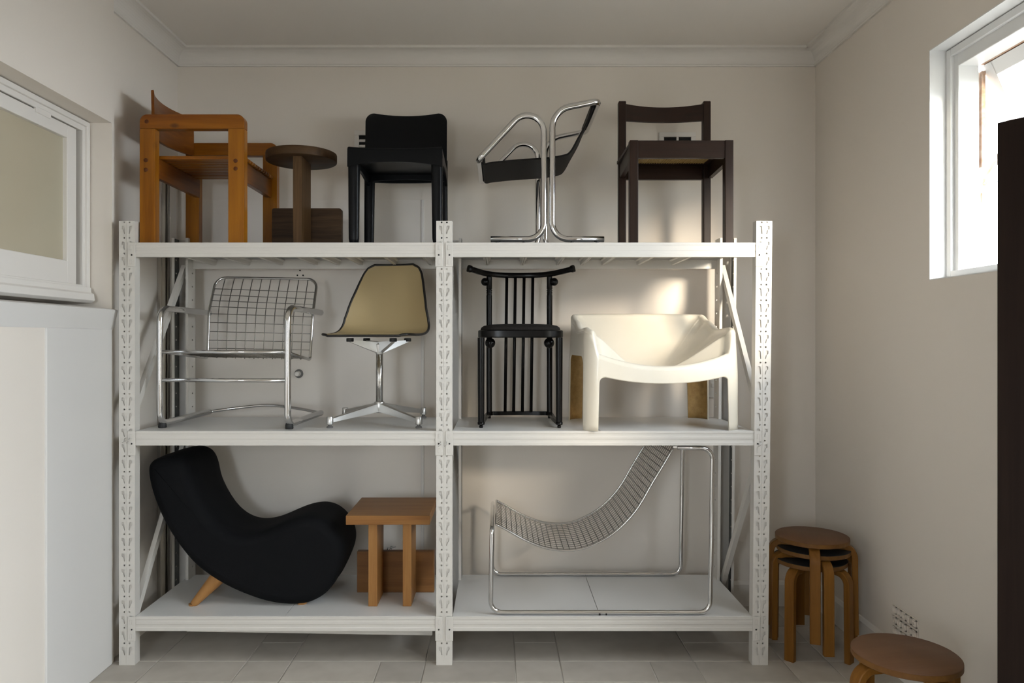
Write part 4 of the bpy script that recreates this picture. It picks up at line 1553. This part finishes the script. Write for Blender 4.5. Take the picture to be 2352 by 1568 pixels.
# orientation: make normals point outwards
area = sum(pf[i - 1].x * pf[i].z - pf[i].x * pf[i - 1].z for i in range(NP))
if area < 0:
    nrm = [-n for n in nrm]
rows_ = []
secs = [(YNa, .046), (YNa + .003, .032), (YNa + .012, .017), (YNa + .028, .006), (YNa + .05, 0.0), (YNa + .12, -.003), (.31, -.002), (YFa - .12, -.003), (YFa - .05, 0), (YFa - .028, .006), (YFa - .012, .017), (YFa - .003, .032), (YFa, .046)]
for (yy, ins) in secs:
    rows_.append([V((pf[i].x - nrm[i].x * ins, yy, pf[i].z - nrm[i].z * ins)) for i in range(NP)])
m = MB().grid(rows_, True, True)
m.add(rows_[0], [tuple(range(NP))], True); m.add(rows_[-1], [tuple(range(NP))], True)
m.build('cushion_body', 'black_fabric', t)
def cone_leg(p, q, r0, r1):
    return MB().tube([V(p), V(q)], r0, 20, scales=[1, r1 / r0])
for yy in (.160, .400):
    a = at(500, 1330, .14); b = at(436, 1390, .11)
    foot_ = V((b.x, yy - .02, ZB + .0012))
    topq = V((a.x + .015, yy + .03, a.z + .03))
    m = cone_leg(topq, foot_ + V((.004, 0, .004)), .042, .017)
    m.lathe([(.0001, 0), (.016, 0), (.018, .008)], foot_, 20)
    m.build('leg', 'beech', t, auto=45)
for yy in (.165, .44):
    a = at(692, 1385, .15)
    MB().lathe([(.0001, ZB + .0012), (.022, ZB + .0012), (.024, ZB + .006), (.026, ZB + .05)], (a.x, yy, 0), 20).build('leg', 'beech', t, auto=45)

# ---- 11 oak stool with square top
t = thing('stool', (-.515, .285, ZB), 'light oak stool with square slab top, bottom shelf beside black lounge chair', 'stool')
MB().box(-.711, -.322, .090, .482, .6085, .6508, .0025).build('seat', 'oak_x', t)
MB().box(-.6124, -.5706, .124, .312, ZB + .0012, .6085, .002).build('leg', 'oak_z', t)
MB().box(-.4517, -.4110, .124, .312, ZB + .0012, .6085, .002).build('leg', 'oak_z', t)
MB().box(-.7017, -.322, .312, .347, ZB + .0012, .4214, .0025).build('cross_plank', 'oak_panel', t)

# ---- 12 chrome lounger with slung wire-grid seat
t = thing('wire_lounger', (.46, .29, ZB), 'chrome tube lounger with curved slung wire-grid seat, bottom shelf right', 'chair')
r = .0108
YN, YF = .022, .565
zf = ZB + .0012 + r
nx = lambda px, py: (xat(px, YN), zat(py, YN))
pl = nx(1130, 1215); prt = nx(1637, 1029); tl = nx(1556, 1027)
xl_b = nx(1127, 1411)[0]; xr_b = nx(1631, 1411)[0]
near = [V((tl[0], YN, tl[1])), V((prt[0], YN, prt[1])), V((xr_b, YN, zf)), V((xl_b, YN, zf)), V((pl[0], YN, pl[1]))]
far = [V((p.x, YF, p.z)) for p in near][::-1]
path = fil(near + far, [0, .052, .050, .050, .022, .022, .050, .050, .052, 0], 8)
MB().tube(path, r, 14).build('frame', 'chrome', t)
ned = [(1139, 1204), (1170, 1221), (1200, 1238), (1232, 1252), (1262, 1261), (1300, 1265), (1332, 1262), (1362, 1252), (1400, 1232), (1436, 1202), (1468, 1163), (1500, 1108), (1528, 1062), (1549, 1026)]
E2 = spline([V((xat(a, YN + .02), 0, zat(b, YN + .02))) for a, b in ned], 4)
ys0, ys1 = YN + .025, YF - .025
rim = fil([V((p.x, ys0, p.z)) for p in E2][:1] + [V((E2[0].x, ys0, E2[0].z))], 0) if False else None
loop_ = [V((p.x, ys0, p.z)) for p in E2] + [V((E2[-1].x, lerp(ys0, ys1, .5), E2[-1].z))] + [V((p.x, ys1, p.z)) for p in E2[::-1]] + [V((E2[0].x, lerp(ys0, ys1, .5), E2[0].z))]
MB().tube(loop_, .0048, 8, closed=True).build('grid_frame', 'dull_chrome', t)
m = MB()
for k in range(1, 15):
    yy = lerp(ys0, ys1, k / 15)
    m.tube([V((p.x, yy, p.z - .002)) for p in E2[::2]], .0015, 5)
ll = [0]
for i in range(1, len(E2)):
    ll.append(ll[-1] + (E2[i] - E2[i - 1]).length)
NC = 38
j = 0
for k in range(1, NC):
    tg = ll[-1] * k / NC
    while ll[j + 1] < tg: j += 1
    p = lerp(E2[j], E2[j + 1], (tg - ll[j]) / (ll[j + 1] - ll[j]))
    m.tube([V((p.x, ys0, p.z)), V((p.x, ys1, p.z))], .0018, 5)
m.build('wire_grid', 'wire_metal', t)
# clamps holding the grid to the frame, and screws under the floor tube
for yy in (ys0, ys1):
    p = E2[-1]
    MB().bar((p.x - .004, yy, p.z), (tl[0] + .012, yy - .012 if yy < .3 else yy + .012, tl[1]), .014, .012, bev=.002).build('clamp', 'dull_chrome', t)
for px in (1377, 1392):
    q = at(px, 1418, YN - .002)
    MB().lathe([(.004, 0), (.004, .003), (.0001, .004)], (q.x, YN - .010, zf - .005), 10, (0, -1, -.3)).build('screw', 'dark_hole', t)

# ---- stools: bent-leg round stools
def make_stool(name, seatmat, label, cat='stool', group=None):
    t = thing(name, (0, 0, 0), label, cat, group)
    R = .163
    MB().lathe([(.0001, .4395), (R - .003, .4395), (R, .437), (R, .436)], (0, 0, 0), 56).build('seat_top', seatmat, t, auto=40)
    MB().lathe([(.0001, .416), (R - .004, .416), (R, .419), (R, .4365), (.0001, .4365)], (0, 0, 0), 56).build('seat', 'seat_edge', t, auto=40)
    for k in range(4):
        a = k * PI / 2
        d = V((math.cos(a), math.sin(a), 0))
        sd = V((-d.y, d.x, 0))
        th, w = .0135, .0225
        path = fil([d * .06 + V((0, 0, .4015)), d * .180 + V((0, 0, .4015)), d * .184 + V((0, 0, .0))], [0, .050, 0], 10)
        sec = [(th, w - .003), (th, -w + .003), (th - .003, -w), (-th + .003, -w), (-th, -w + .003), (-th, w - .003), (-th + .003, w), (th - .003, w)]
        # frame: section a-axis must lie in the plane of the bend
        vs, fs = [], []
        n = len(path)
        for i in range(n):
            tg = (path[min(i + 1, n - 1)] - path[max(i - 1, 0)]).normalized()
            nn = sd.cross(tg).normalized()
            for (p_, q_) in sec:
                vs.append(path[i] + nn * p_ + sd * q_)
        ms = len(sec)
        for i in range(n - 1):
            for k2 in range(ms):
                l = (k2 + 1) % ms
                fs.append((i * ms + k2, i * ms + l, (i + 1) * ms + l, (i + 1) * ms + k2))
        fs.append(tuple(range(ms))); fs.append(tuple((n - 1) * ms + k2 for k2 in range(ms)))
        MB().add(vs, fs, True).build('leg', 'birch_leg', t, auto=35)
    return t
GS = 'round bentwood stools with four legs'
s0 = make_stool('round_stool', 'seat_veneer', 'round brown stool standing alone in the right foreground', group=GS)
s0.location = (1.333, -D + 2.409, 0)
s0.rotation_euler = (0, 0, math.radians(12))
s1 = make_stool('round_stool', 'black_rubber', 'round stool with black top at the bottom of the stack of three', group=GS)
s1.location = (1.468, .164, 0)
s1.rotation_euler = (0, 0, math.radians(40))
s2 = make_stool('round_stool', 'black_rubber', 'round stool with black top in the middle of the stack of three', group=GS)
s2.location = (1.480, .156, .054)
s2.rotation_euler = (0, 0, math.radians(-3))
s3 = make_stool('round_stool', 'seat_veneer', 'round brown stool on top of the stack of three', group=GS)
s3.location = (1.470, .146, .108)
s3.rotation_euler = (0, 0, math.radians(71))
